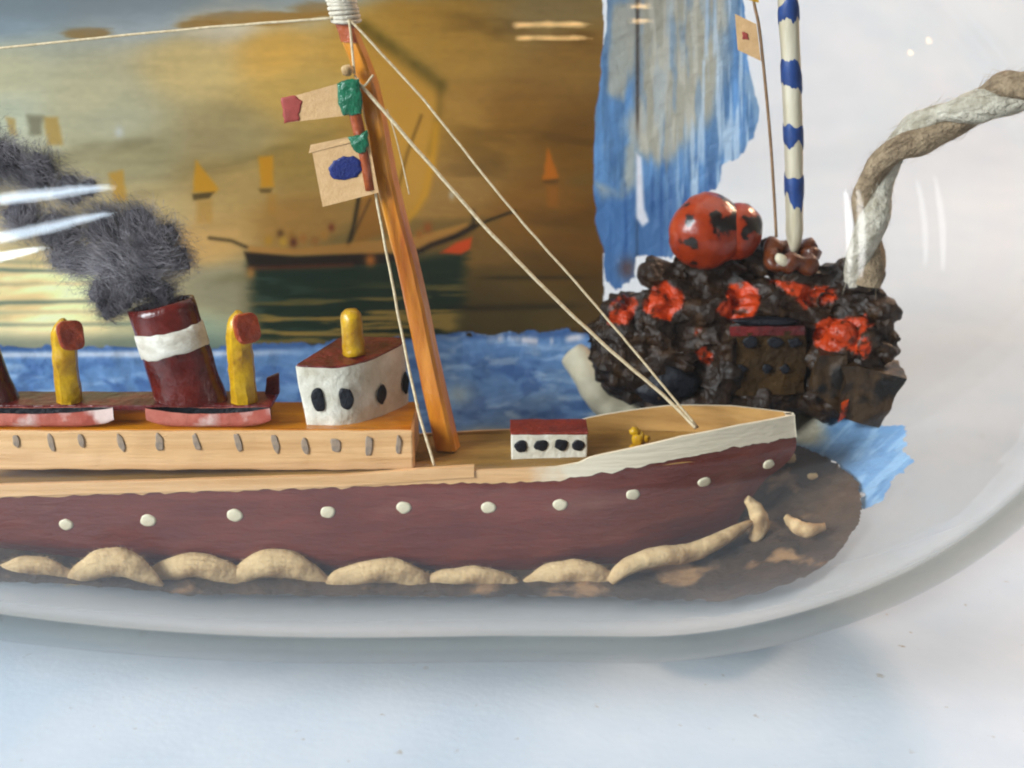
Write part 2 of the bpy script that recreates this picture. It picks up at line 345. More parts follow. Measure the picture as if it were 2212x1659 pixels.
def wall_patch(x0, x1, p0, p1, nx, npn, mask, colour, off):
    X = np.linspace(x0, x1, nx); PH = np.radians(np.linspace(p0, p1, npn)); XX, PP = np.meshgrid(X, PH, indexing='ij')
    RI = np.array([r_in(x) for x in X])[:, None]+0*PP
    def pos(o): r = RI-o; return XX, r*np.sin(PP), R0-r*np.cos(PP)
    def proj(x, y, z):
        dx, dy, dz = x-CAM.x, y-CAM.y, z-CAM.z; d = dy*FWD.y+dz*FWD.z
        return 1106+F*dx/d, 829.5-F*(dy*UP.y+dz*UP.z)/d
    px, py = proj(*pos(0.5)); o = off(px, py, XX, PP) if callable(off) else off+0*px
    x, y, z = pos(o); px, py = proj(x, y, z)
    m = mask(px, py) if mask else np.ones(px.shape, bool)
    c = colour(px, py) if colour else None
    idx = -np.ones(px.shape, int); keep = np.zeros(px.shape, bool)
    q = m[:-1, :-1] & m[1:, :-1] & m[1:, 1:] & m[:-1, 1:]
    for a in (0, 1):
        for b in (0, 1): keep[a:a+q.shape[0], b:b+q.shape[1]] |= q
    idx[keep] = np.arange(keep.sum()); mb = MB()
    mb.v = [Vector(t) for t in zip(x[keep].tolist(), y[keep].tolist(), z[keep].tolist())]
    I, J = np.nonzero(q); mb.f = list(zip(idx[I, J].tolist(), idx[I, J+1].tolist(), idx[I+1, J+1].tolist(), idx[I+1, J].tolist()))
    cols = None
    if c is not None:
        cc = c[keep]/255.0; cc = np.where(cc <= 0.04045, cc/12.92, ((np.maximum(cc, 0)+0.055)/1.055)**2.4); cols = np.concatenate([cc, np.ones((len(cc), 1))], 1)
    return mb, cols
def over(c, rgb, a):
    return c*(1-a[..., None])+np.array(rgb, float)*a[..., None]

CTRL = [(-80,20,125,140,150),(0,20,125,140,150),(300,20,135,142,145),(500,40,172,158,134),(650,-10,150,150,140),(0,160,156,148,115),(200,200,152,142,108),(400,150,165,140,88),(600,110,170,130,62),(650,190,150,120,62),
 (0,250,150,150,125),(250,260,138,132,104),(500,300,122,106,70),(650,350,116,92,45),(300,340,125,114,80),(500,400,130,105,60),(0,590,225,190,132),(100,640,224,188,126),(150,610,215,180,120),(60,670,222,186,126),(200,640,205,175,118),(0,540,190,165,115),(280,700,150,140,100),(200,680,190,165,112),(0,700,178,160,115),(-80,600,216,180,125),(330,480,140,118,75),
 (440,520,146,112,62),(480,620,105,98,75),(640,480,118,86,40),(800,100,162,122,50),(900,50,152,112,45),(1000,100,152,112,45),(1200,30,140,115,70),(1250,110,138,98,38),(1000,250,146,106,45),(1100,250,126,86,30),(1250,300,108,72,22),
 (1000,400,132,97,48),(1150,450,116,76,26),(1280,500,98,62,16),(1060,600,106,76,32),(1200,600,92,62,20),(1280,660,72,46,15),(1000,690,78,58,25),(1150,700,72,52,20),(860,250,140,102,40),(700,620,80,75,45),(400,740,110,120,100),(0,-60,118,136,150),(700,-60,150,130,90),(1250,-60,140,115,70)]
def picture_colour(px, py):
    w = 0; acc = 0
    jx = px+30*(fbm(px/160, py/60, 3)-0.5); jy = py+24*(fbm(px/200, py/50, 5)-0.5)
    for (x, y, r, g, b) in CTRL:
        k = 1/(((jx-x)**2+((jy-y)*1.6)**2)/5000.0+0.25)**2; w = w+k; acc = acc+k[..., None]*np.array([r, g, b], float)
    c = acc/w[..., None]
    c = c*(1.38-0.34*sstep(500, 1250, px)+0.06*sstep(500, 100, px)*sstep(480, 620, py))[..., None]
    c = c*(1+0.11*(fbm(px/150, py/16, 11)-0.5)+0.09*(fbm(px/16, py/9, 12)-0.5))[..., None]
    # warm cloud strokes in the grey-blue upper sky
    for (x, y, rx, ry) in [(190, 72, 60, 16), (560, 40, 190, 20), (690, 20, 80, 22), (430, 52, 70, 10)]:
        d = np.hypot((px-x)/rx, (py-y)/ry)+0.7*(fbm(px/50, py/10, 21)-0.5); c = over(c, (176, 122, 44), 0.75*sstep(1.05, 0.55, d))
    c = over(c, (152, 164, 170), 0.8*sstep(60, -10, py+0.09*px-40+40*(fbm(px/70, py/20, 8)-0.5)))
    # bands of darker haze
    c = over(c, (92, 80, 40), 0.35*sstep(0.5, 0.75, fbm(px/260, (py+0.12*px)/60, 31))*sstep(230, 330, py))
    c = over(c, (70, 46, 12), 0.35*sstep(0.48, 0.75, fbm(px/200, (py-0.1*px)/45, 33))*sstep(900, 1050, px))
    # far sails
    def sail(poly, col, a=0.9, soft=7):
        nonlocal c; c = over(c, col, a*sstep(-soft, soft*0.6, polydist(px+5*(fbm(px/12, py/12, 4)-.5), py, poly)))
    sail([(424, 348), (470, 408), (462, 416), (418, 414)], (206, 140, 22)); sail([(416, 420), (462, 415), (452, 428), (418, 432)], (70, 52, 18), 0.8, 4); sail([(426, 434), (458, 432), (456, 480), (428, 480)], (178, 124, 40), 0.5, 10)
    sail([(560, 340), (588, 338), (590, 402), (566, 404)], (198, 134, 24)); sail([(560, 408), (586, 408), (584, 416), (564, 416)], (84, 60, 22), 0.7, 4); sail([(578, 420), (596, 420), (594, 462), (580, 460)], (172, 118, 40), 0.5, 8)
    sail([(236, 376), (264, 368), (274, 432), (246, 430)], (200, 142, 36), 0.8); sail([(14, 254), (30, 258), (36, 292), (22, 290)], (196, 156, 76), 0.8); sail([(96, 254), (124, 254), (134, 312), (104, 312)], (196, 150, 60), 0.8); sail([(60, 250), (92, 252), (88, 290), (66, 290)], (104, 92, 62), 0.6, 10)
    sail([(1184, 322), (1206, 384), (1174, 388)], (186, 96, 12), 0.8); sail([(1172, 390), (1208, 388), (1200, 396), (1178, 396)], (80, 50, 14), 0.6, 4); sail([(1182, 402), (1206, 402), (1204, 446), (1184, 446)], (150, 84, 18), 0.5, 9)
    # water lines at the left
    for y0, y1, x1, a in [(583, 588, 250, 0.8), (655, 648, 260, 0.8), (702, 700, 420, 0.6), (565, 570, 160, 0.3), (676, 672, 330, 0.35), (614, 612, 190, 0.3)]:
        yy = y0+(y1-y0)*px/250+3*(fbm(px/40, py/40, 6)-.5); c = over(c, (84, 112, 100), a*np.exp(-((py-yy)/5.0)**2)*sstep(x1+60, x1-40, px))
    c = over(c, (86, 104, 96), 0.7*sstep(700, 745, py)*sstep(620, 420, px))
    # water behind the boat gets darker and greener, streaked
    st = fbm(px/170, py/8.5, 41)
    wtr = sstep(560, 640, py)*sstep(500, 560, px)*sstep(1330, 1030, px)
    c = over(c, (62, 52, 24), 0.55*wtr)
    refl = sstep(-22, 20, polydist(px+22*(fbm(px/60, py/7, 44)-.5), py, [(538, 566), (700, 572), (900, 556), (1004, 540), (1000, 650), (985, 735), (560, 740), (552, 640)]))
    c = over(c, (18, 36, 24), 0.92*refl)
    c = over(c, (150, 118, 54), 0.9*refl*sstep(0.50, 0.60, st)*sstep(600, 690, py+0.1*(px-700)))
    c = over(c, (70, 92, 82), 0.4*refl*sstep(0.55, 0.7, fbm(px/110, py/10, 46))*sstep(760, 600, px))
    c = over(c, (30, 24, 10), 0.5*np.exp(-((py-600)/5.0)**2)*sstep(1010, 1080, px)*sstep(1300, 1230, px)); c = over(c, (28, 22, 10), 0.55*np.exp(-((py-664+0.02*(px-1100))/7.0)**2)*sstep(930, 1000, px)*sstep(1290, 1200, px))
    # large lateen sail
    big = [(786, 60), (868, 118), (952, 180), (946, 300), (918, 420), (872, 486), (765, 530), (770, 430), (800, 250)]
    c = over(c, (196, 140, 50), 0.74*sstep(-14, 16, polydist(px, py, big)))
    c = over(c, (122, 72, 22), 0.6*sstep(-6, 14, polydist(px, py, [(770, 430), (850, 380), (862, 500), (760, 534)])))
    c = over(c, (84, 70, 18), 0.6*np.exp(-(segdist(px, py, [(786, 58), (868, 118), (952, 184)])/17.0)**2)*(0.6+0.8*fbm(px/30, py/30, 48))); c = over(c, (96, 74, 20), 0.4*np.exp(-(segdist(px, py, [(952, 180), (948, 250), (930, 330)])/9.0)**2))
    c = over(c, (196, 138, 34), 0.8*np.exp(-(segdist(px, py, [(942, 270), (934, 350), (918, 420), (896, 456), (866, 486)])/9.0)**2))
    c = over(c, (96, 66, 20), 0.6*np.exp(-(segdist(px, py, [(910, 250), (880, 330), (862, 400)])/4.0)**2))
    c = over(c, (36, 28, 10), 0.9*np.exp(-(segdist(px, py, [(776, 420), (764, 490), (752, 530)])/5.0)**2)); c = over(c, (60, 40, 14), 0.6*np.exp(-(segdist(px, py, [(800, 430), (760, 516)])/3.0)**2))
    # boat hull, crew, prow
    rim = [(452, 514), (490, 522), (529, 540), (640, 546), (770, 540), (860, 542), (930, 526), (985, 506), (1020, 488)]
    c = over(c, (176, 120, 52), 0.8*sstep(-4, 6, polydist(px, py, [(529, 530), (640, 536), (770, 522), (890, 512), (1010, 480), (1018, 496), (900, 546), (770, 552), (540, 550)])))
    for (x, y, r, col) in [(580, 520, 9, (176, 126, 34)), (606, 505, 8, (92, 60, 24)), (612, 522, 9, (186, 140, 44)), (630, 508, 9, (150, 104, 40)), (634, 524, 8, (88, 40, 18)), (655, 515, 8, (160, 100, 40)), (716, 492, 7, (110, 50, 20)), (700, 508, 9, (168, 112, 44)), (680, 520, 8, (150, 96, 40)), (924, 492, 9, (140, 70, 22)), (905, 505, 8, (150, 90, 30))]:
        c = over(c, col, 0.95*np.exp(-((px-x)**2+((py-y)*0.8)**2)/(r*r)))
    c = over(c, (26, 16, 6), 0.92*sstep(-5, 5, polydist(px, py, [(527, 544), (640, 554), (780, 548), (850, 548), (900, 540), (890, 560), (800, 572), (700, 576), (600, 580), (538, 576)])))
    c = over(c, (96, 44, 20), 0.6*np.exp(-(segdist(px, py, [(540, 580), (660, 576), (760, 572)])/6.0)**2)); c = over(c, (190, 108, 34), 0.85*np.exp(-(((px-800)/12)**2+((py-562)/14)**2))); c = over(c, (186, 122, 50), 0.7*np.exp(-(((px-542)/9)**2+((py-590)/12)**2)))
    c = over(c, (22, 14, 6), 0.9*np.exp(-(segdist(px, py, [(896, 548), (930, 530), (985, 510), (1022, 490)])/6.5)**2)); c = over(c, (36, 26, 10), 0.85*np.exp(-(segdist(px, py, [(1015, 494), (1060, 474), (1112, 456)])/3.6)**2)); c = over(c, (40, 28, 12), 0.8*np.exp(-(segdist(px, py, [(1022, 456), (1024, 490)])/4.0)**2))
    c = over(c, (34, 26, 10), 0.7*np.exp(-(segdist(px, py, [(452, 514), (500, 520), (532, 534)])/4.0)**2))
    c = over(c, (204, 66, 18), 0.9*sstep(-4, 5, polydist(px, py, [(950, 546), (985, 524), (1020, 512), (1016, 538), (996, 550)])))
    g = c.mean(-1, keepdims=True); c = np.clip(c+(g-c)*(0.16*sstep(650, 250, px))[..., None], 0, 240)
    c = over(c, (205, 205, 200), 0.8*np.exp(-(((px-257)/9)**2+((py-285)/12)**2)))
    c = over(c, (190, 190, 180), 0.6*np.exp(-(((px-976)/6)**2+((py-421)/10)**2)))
    return c
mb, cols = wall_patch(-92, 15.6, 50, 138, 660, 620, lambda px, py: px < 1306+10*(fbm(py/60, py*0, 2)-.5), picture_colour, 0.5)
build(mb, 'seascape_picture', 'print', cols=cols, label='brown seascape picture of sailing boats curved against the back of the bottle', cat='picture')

# blue and cream painted sky strip beside the picture, on the glass
STRIP = [(1316, -60), (1312, 60), (1300, 130), (1286, 260), (1280, 380), (1284, 480), (1300, 540), (1308, 612), (1330, 628), (1372, 600), (1374, 560), (1450, 560), (1480, 470), (1530, 420), (1556, 396), (1562, 360), (1580, 350), (1600, 345), (1632, 300), (1640, 240), (1630, 200), (1618, 140), (1612, 60), (1600, -60)]
def strip_colour(px, py):
    s = fbm(px/11, py/120, 51); s2 = fbm(px/26, py/90, 52)
    c = np.zeros(px.shape+(3,))+np.array([92., 132, 176]); c = c*(1+0.55*(s-0.5))[..., None]
    c = over(c, (136, 160, 182), 0.8*sstep(0.45, 0.7, s2)*sstep(420, 200, py))
    cream = sstep(-25, 18, polydist(px+40*(s2-.5), py+50*(s-.5), [(1376, -60), (1376, 250), (1380, 330), (1420, 350), (1455, 342), (1480, 300), (1530, 240), (1560, 120), (1570, -60)]))
    c = over(c, (178, 168, 146), 0.92*cream)
    c = over(c, (120, 148, 176), 0.65*cream*sstep(0.50, 0.66, fbm(px/13, py/110, 63))); c = over(c, (206, 200, 184), 0.6*cream*sstep(0.54, 0.66, fbm(px/16, py/140, 64)))
    c = over(c, (184, 178, 160), 0.85*sstep(-14, 12, polydist(px+24*(s-.5), py+40*(s2-.5), [(1330, 20), (1368, 10), (1370, 130), (1345, 210), (1312, 190), (1318, 120)])))
    c = over(c, (176, 176, 164), 0.85*sstep(-10, 10, polydist(px+20*(s-.5), py, [(1290, 395), (1340, 415), (1350, 320), (1372, 300), (1372, 400), (1350, 432), (1300, 434)])))
    c = over(c, (66, 106, 156), 0.8*sstep(380, 440, py+40*(s2-.5)))
    c = over(c, (190, 206, 220), 0.75*sstep(0.56, 0.68, fbm(px/8, py/150, 58))*sstep(1420, 1500, px)); c = over(c, (40, 78, 134), 0.6*sstep(0.56, 0.7, fbm(px/10, py/110, 59))*sstep(300, 420, py))
    c = over(c, (60, 44, 34), 0.8*np.exp(-((px-1377)/4.0)**2)*sstep(330, 240, py)); c = over(c, (40, 60, 90), 0.7*np.exp(-((px-1376)/3.0)**2)*sstep(420, 470, py))
    c = over(c, (236, 232, 236), 0.95*sstep(-4, 5, polydist(px, py, [(1374, 330), (1386, 340), (1392, 450), (1402, 478), (1388, 490), (1374, 470)])))  # white highlight along the edge, put into the paint colour
    c = over(c, (96, 56, 40), 0.7*np.exp(-(((px-1355)/20)**2+((py-580)/24)**2)))
    return c
mb, cols = wall_patch(10, 50, 40, 140, 420, 560, lambda px, py: polydist(px+16*(fbm(px/30, py/60, 61)-.5), py+26*(fbm(px/12, py/70, 62)-.5), STRIP) > 0, strip_colour, 0.9)
build(mb, 'painted_sky', 'sea_paint', BOT, cols=cols, label='blue and cream brushed paint strip on the glass')

# ------------------------------------------------------------------ sea, foam, putty
SEA = [(-400, 742), (300, 748), (560, 742), (940, 722), (1250, 714), (1296, 724), (1500, 760), (1700, 800), (1850, 860), (1905, 915), (1950, 918), (1962, 985), (1982, 1000), (1935, 1025), (1902, 1092), (1864, 1107), (1850, 1050), (1800, 1000), (1735, 990), (1690, 1060), (1500, 1000), (-400, 1000)]
def sea_colour(px, py):
    wx = px+70*(fbm(px/80, py/40, 78)-.5); wy = py+26*(fbm(px/70, py/50, 79)-.5)
    s = 0.5*fbm(wx/75, wy/10, 71)+0.5*fbm(wx/130, (wy+0.05*wx)/16, 73); s2 = fbm(wx/60, wy/30, 72)
    c = np.zeros(px.shape+(3,))+np.array([96., 134, 182]); c = c*(1+0.25*(s-0.5)+0.2*(s2-.5))[..., None]
    c = over(c, (176, 198, 222), 0.6*sstep(0.50, 0.72, s)); c = over(c, (46, 80, 136), 0.6*sstep(0.52, 0.7, s2)*sstep(740, 800, py))
    top = np.interp(px, [0, 560, 940, 1250], [756, 752, 728, 722]); c = over(c, (44, 76, 128), 0.7*sstep(12, -2, py-top))
    c = over(c, (214, 216, 226), 0.75*np.exp(-((py-top-11)/6.0)**2)*sstep(700, 500, px)); c = over(c, (226, 218, 222), 0.9*np.exp(-((py-top-10-4*np.sin(px/30))/8.0)**2)*sstep(0.44, 0.6, fbm(px/38, py*0, 74))*sstep(880, 960, px)*sstep(1270, 1250, px))
    c = over(c, (176, 192, 210), 0.55*sstep(0.56, 0.72, fbm(px/46, py/20, 75))*sstep(900, 1000, px)); c = over(c, (170, 180, 180), 0.75*np.exp(-(((px-990)/32)**2+((py-852)/24)**2))*(0.5+s2)); c = over(c, (150, 172, 192), 0.5*np.exp(-(((px-1180)/50)**2+((py-862)/14)**2)))
    c = over(c, (206, 196, 170), 0.85*np.exp(-(((px-1050)/50)**2+((py-936)/14)**2)))
    bl = sstep(1690, 1740, px); c = over(c, (112, 150, 188), bl*0.85); c = over(c, (150, 182, 210), bl*0.7*sstep(0.5, 0.66, fbm((px+py)/16, (px-py)/90, 77))); c = over(c, (190, 176, 146), 0.9*sstep(1800, 1760, px+30*(s2-.5))*sstep(1690, 1730, px)*sstep(975, 950, py))
    return c
def sea_off(px, py, X, P):
    return 1.0+0.9*fbm(X/7, P*6, 81)+0.25*fbm(X/2, P*30, 82)
mb, cols = wall_patch(-90, 62, -4, 64, 620, 340, lambda px, py: polydist(px+34*(fbm(px/22, py/12, 91)-.5), py+26*(fbm(px/26, py/14, 92)-.5), SEA) > 0, sea_colour, sea_off)
SEAO = build(mb, 'sea', 'sea_paint', cols=cols, kind='structure', label='blue brushed paint sea along the bottom of the bottle')
PUT = [(-400, 1150), (1500, 1100), (1700, 960), (1740, 964), (1790, 985), (1845, 1025), (1866, 1075), (1858, 1130), (1806, 1205), (1705, 1268), (1600, 1302), (1420, 1296), (1200, 1290), (750, 1288), (400, 1284), (200, 1266), (0, 1258), (-400, 1245)]
def put_off(px, py, X, P):
    d = polydist(px, py, PUT); return (0.45+0.55*sstep(-55, -25, X))*(0.7+1.1*np.clip(d/60, 0, 1)**0.6)+(0.4+0.6*sstep(-55, -25, X))*(1.0+0.8*sstep(20, 40, X))*fbm(X/6, P*7, 95)+0.6*fbm(X/1.8, P*24, 96)
mb, cols = wall_patch(-90, 60, -14, 44, 560, 240, lambda px, py: polydist(px+16*(fbm(px/20, py/20, 97)-.5), py+16*(fbm(px/24, py/24, 98)-.5), PUT) > 0, None, put_off)
build(mb, 'putty_bed', 'putty', SEAO, label='grey brown putty packed under the hull', merge=False)

def crescent(x0, x1, ybase, ytop, th, Y, seed):
    n = 30; P = []; x0, x1 = x0-24, x1+24
    for i in range(n+1):
        t = i/n; a = math.sin(math.pi*min(max(t+0.05*math.sin(seed), 0), 1)) if 0 < i < n else 0.0; h = ybase-ytop; px = x0+(x1-x0)*t
        yt_ = ybase-h*(1+0.12*math.sin(seed*5))*a**(0.62+0.2*math.sin(seed*3))+7*noise.noise(Vector((t*4, seed, 0))); yb_ = ybase+13-0.30*h*a**1.5; c = at_y(px, (yt_+yb_)/2, Y); rz = max(0.15, (yb_-yt_)*0.5*0.061); ry = 1.15*(0.25+0.75*a**0.6)
        P.append([c+Vector((0, ry*math.cos(2*math.pi*k/16), rz*math.sin(2*math.pi*k/16))) for k in range(16)])
    mb = MB().grid(P, closev=True); mb.f.append(tuple(range(16))); mb.f.append(tuple(n*16+k for k in range(16)))
    rough_up(mb, 0.22, 0.4, seed); rng = random.Random(int(seed*10))
    nv = len(mb.v)
    for _ in range(1500):
        q = mb.v[rng.randrange(16, nv-16)]; d = Vector((rng.gauss(0, 1.3), rng.gauss(-0.5, .4), rng.gauss(0.35, .6))).normalized()*rng.uniform(0.25, 0.95); w = d.orthogonal().normalized()*rng.uniform(0.01, 0.022); mb.add([q-w, q+w, q+d], [(0, 1, 2)])
    return mb
for k, (x0, x1, yb, yt, th) in enumerate([(-150, -10, 1248, 1196, 40), (-8, 140, 1250, 1196, 42), (166, 330, 1258, 1188, 44), (332, 500, 1262, 1184, 56), (502, 706, 1262, 1180, 58), (716, 912, 1268, 1208, 44), (926, 1120, 1266, 1212, 40), (1132, 1322, 1270, 1210, 46)]):
    build(crescent(x0, x1, yb, yt, th, (-2.8 if k < 3 else -0.9)+0.3*math.sin(k*2.1), k*3.3), 'wave_crest', 'cream_putty', SEAO)
pts = [at_y(x, y, Y) for x, y, Y in [(1318, 1258, -2), (1350, 1226, -1.5), (1410, 1204, -0.5), (1480, 1196, 0.6), (1540, 1174, 1.8), (1590, 1146, 3), (1626, 1128, 3.8)]]
pp = catmull(pts, 40); build(rough_up(MB().tube(pp, [1.65*(0.2+0.8*math.sin(math.pi*(0.04+0.92*i/40))**0.7)*(1-0.35*i/40)*(1+0.10*noise.noise(Vector((i*0.13, 4, 0)))) for i in range(41)], 14), 0.16, 0.6, 5), 'wave_crest', 'cream_putty', SEAO)
pts = [at_y(x, y, Y) for x, y, Y in [(1612, 1078, 4.6), (1632, 1100, 4.2), (1642, 1126, 4.0), (1636, 1152, 4.0), (1622, 1166, 4.2)]]
pp = catmull(pts, 24); build(rough_up(MB().tube(pp, [1.25*(0.35+0.65*math.sin(math.pi*(0.05+0.9*i/24))) for i in range(25)], 12), 0.3, 0.8, 9), 'wave_crest', 'cream_putty', SEAO)
def wall_hit(px, py, off):
    d = ray(px, py).normalized(); best = None
    t = 150.0
    while t < 330:
        p = CAM+d*t; r = math.hypot(p.y, p.z-R0)
        if -190 < p.x < 76 and p.y > -20 and r > r_in(p.x)-off and (best is None) and math.hypot(p.y-d.y, p.z-d.z-R0) <= r: best = p; break
        t += 0.2
    return best or CAM+d*220
# smears of cream putty on the brown bed, and the foam ridge at the foot of the islet
for k, (x, y, a, b) in enumerate([(1705, 990, 20, 16), (1752, 1028, 15, 12), (1745, 1152, 9, 6)]):
    p = wall_hit(x, y, 3.6); u = RT; v = UP; build(MB().oval(p-FWD*1.0, u, v, a*0.05, b*0.042, 0.14, 20, 0.22, k*3.1), 'putty_smear', 'cream_putty', SEAO)
p = [wall_hit(x, y, 4.6) for x, y in [(1700, 1118), (1722, 1138), (1748, 1146), (1782, 1136)]]
build(rough_up(MB().tube(catmull(p, 16), [0.35+0.75*math.sin(math.pi*(0.05+0.9*i/16)) for i in range(17)], 10), 0.3, 1.2), 'putty_smear', 'cream_putty', SEAO)
p = [wall_hit(x, y, 2.6) for x, y in [(1238, 765), (1262, 800), (1290, 840), (1320, 876), (1370, 902), (1430, 912)]]
build(rough_up(MB().tube(catmull(p, 40), [2.7*(0.3+0.7*math.sin(math.pi*(0.12+0.8*i/40))**0.5) for i in range(41)], 16), 0.7, 0.35, 2), 'foam_ridge', 'foam_cream', SEAO)

# ------------------------------------------------------------------ ship
CY = 7.5; XS = -80.0
SHIP = empty('model_steamship', (-20, CY, 4.5), 'maroon model steamship with cream rail, twin funnels and tall varnished mast', 'model ship')
stem = sorted([(at_y(x, y, CY).z, at_y(x, y, CY).x) for x, y in [(1713, 896), (1716, 930), (1721, 964), (1700, 999), (1650, 1034), (1620, 1077), (1598, 1113), (1570, 1170), (1545, 1230)]])
def stemx(z): return interp(z, stem)
def b_deck(x, xe=None, xs=10.0):
    xe = stemx(1e3) if xe is None else xe
    u = min(max((x-xs)/(xe-xs), 0), 1); b = 7.4*(1-u**2.1)+0.45
    if x < XS+10: b *= math.sqrt(max(0.02, 1-((XS+10-x)/10)**2))
    return b
def near_curve(pts):
    out = []
    for px, py in pts:
        Y = 0.0
        for _ in range(6): p = at_y(px, py, Y); Y = CY-b_deck(p.x)
        out.append((p.x, p.z))
    out = sorted(out); s = (out[1][1]-out[0][1])/(out[1][0]-out[0][0]); return [(XS-5, out[0][1]+s*(XS-5-out[0][0]))]+out
ZT = near_curve([(0, 1052), (400, 1041), (736, 1032), (1025, 1016), (1200, 1009), (1250, 1000), (1275, 988), (1310, 980), (1380, 965), (1472, 943), (1600, 918), (1711, 897)])
ZB = near_curve([(0, 1075), (400, 1063), (736, 1053), (969, 1043), (1152, 1043), (1302, 1023), (1472, 990), (1606, 963), (1713, 943)])
ztop = lambda x: interp(x, ZT); zband = lambda x: interp(x, ZB)
def zbot(x): return R0-math.sqrt(max(1, r_in(min(x, 40))**2-36))+1.0
def bsurf(x, z):
    t = min(max((ztop(x)-z)/(ztop(x)-zbot(x)), 0), 1)
    b = b_deck(x, stemx(z), 10-14*t)
    return b*(1-0.10*t-0.22*max(0, t-0.8)/0.2)
def hull_skin(zt, zb, nlev, off, noise_edge=0.0, closed=True):
    mb = MB()
    for side in (-1, 1):
        P = []
        for j in range(nlev+1):
            t = j/nlev; row = []
            xe = 38.0
            for _ in range(12): z = zt(xe)*(1-t)+zb(xe)*t; xe = stemx(z)
            for i in range(161):
                s = i/160; s = 1-(1-s)**1.5; x = XS+(xe-XS)*s; z = zt(x)*(1-t)+zb(x)*t
                if t == 1 and noise_edge: z += noise_edge*noise.fractal(Vector((x*0.55, side*3, 1.0)), 0.8, 2, 5)
                b = bsurf(x, z)+off
                row.append(Vector((x+(off if i == 160 else 0), CY+side*b, z)))
            P.append(row)
        mb.grid(P)
    # stem strip, stern and bottom closing
    n = 161
    base = 0; other = (nlev+1)*n
    for j in range(nlev): mb.f.append((base+j*n+160, base+(j+1)*n+160, other+(j+1)*n+160, other+j*n+160)); mb.f.append((base+j*n, base+(j+1)*n, other+(j+1)*n, other+j*n))
    for i in range(160 if closed else 0): mb.f.append((base+nlev*n+i, base+nlev*n+i+1, other+nlev*n+i+1, other+nlev*n+i))
    return mb
HULL = build(hull_skin(lambda x: zband(x)+0.35, zbot, 12, 0.0), 'hull', 'maroon_hull', SHIP, smooth='auto')
# upper band: outer skin, cap and inner bulwark face
def band_material():
    m = MATS['bare_wood'].copy(); m.name = 'band_wood_to_white'; nt = m.node_tree; N = nt.nodes; K = nt.links; b = N['Principled BSDF']
    src = b.inputs['Base Color'].links[0].from_socket
    tc = [n for n in N if n.type == 'TEX_COORD'][0]; sp = N.new('ShaderNodeSeparateXYZ'); K.new(tc.outputs['Object'], sp.inputs[0])
    nz = N.new('ShaderNodeTexNoise'); nz.inputs['Scale'].default_value = 260; nz.inputs['Detail'].default_value = 6; K.new(tc.outputs['Object'], nz.inputs['Vector'])
    ad = N.new('ShaderNodeMath'); ad.operation = 'MULTIPLY_ADD'; K.new(nz.outputs['Fac'], ad.inputs[0]); ad.inputs[1].default_value = 0.016; K.new(sp.outputs[0], ad.inputs[2])
    rg = N.new('ShaderNodeMapRange'); K.new(ad.outputs[0], rg.inputs[0]); x0 = at_y(1190, 1020, 0).x*MM
    rg.inputs[1].default_value = x0+0.004; rg.inputs[2].default_value = x0+0.012
    mx = N.new('ShaderNodeMix'); mx.data_type = 'RGBA'; K.new(rg.outputs[0], mx.inputs[0]); K.new(src, mx.inputs[6]); mx.inputs[7].default_value = L((226, 212, 186)); K.new(mx.outputs[2], b.inputs['Base Color'])
    MATS['band_mix'] = m
band_material()
mb = hull_skin(ztop, zband, 4, 0.14, noise_edge=0.45, closed=False); mi = MB()
zdeck = lambda x: interp(x, [(-85, ztop(-80)-0.5), (5, ztop(5)-0.5), (12, ztop(5)-0.3), (45, ztop(5)+0.9)])
for side in (-1, 1):
    P = []
    for k in range(4):
        row = []
        for i in range(161):
            s = 1-(1-i/160)**1.5; x = XS+(stemx(1e3)-XS)*s; b = b_deck(x)+0.14; bi = max(b-0.5, 0.02)
            z = ztop(x); row.append(Vector((min(x, stemx(1e3)-(0 if k == 0 else 1.2)), CY+side*(b if k == 0 else bi), [z, z+0.03, (z+zdeck(x))/2, min(zdeck(x), z)-0.2][k])))
        P.append(row)
    mb.grid(P[:2]); mi.grid(P[1:])
build(mi, 'bulwark_lining', 'lining', SHIP, smooth='auto')
build(mb, 'bulwark', 'band_mix', SHIP, origin=Vector((0, 0, 0)), smooth='auto', label='cream upper strake, bare wood amidships and white at the bow')
mb = MB(); P = []
for i in range(121):
    x = XS+1+(stemx(1e3)-1.5-XS-1)*i/120; b = max(b_deck(x)-0.5, 0.05); P.append([Vector((x, CY+b*(2*j/8-1), zdeck(x))) for j in range(9)])
mb.grid(P); build(mb, 'deck', 'deck_wood', SHIP)
# loose rail strip laid along the near edge
mb = MB(); P = []
rt = near_curve([(0, 1046), (400, 1035), (736, 1025), (900, 1013), (1025, 1004)]); xr = at_y(1025, 1004, 0).x
for i in range(61):
    x = XS+4+(xr-XS-4)*i/60; z1 = interp(x, rt); z0 = z1-1.7; y = CY-b_deck(x)-0.34
    P.append([Vector((x, y, z0)), Vector((x, y, z1)), Vector((x, y+0.8, z1)), Vector((x, y+0.8, z0))])
mb.grid(P, closev=True); mb.f.append((0, 1, 2, 3)); k = 60*4; mb.f.append((k+3, k+2, k+1, k))
build(rough_up(mb, 0.06, 0.5), 'rail_strip', 'bare_wood', SHIP, smooth=False, bevel=0.08)
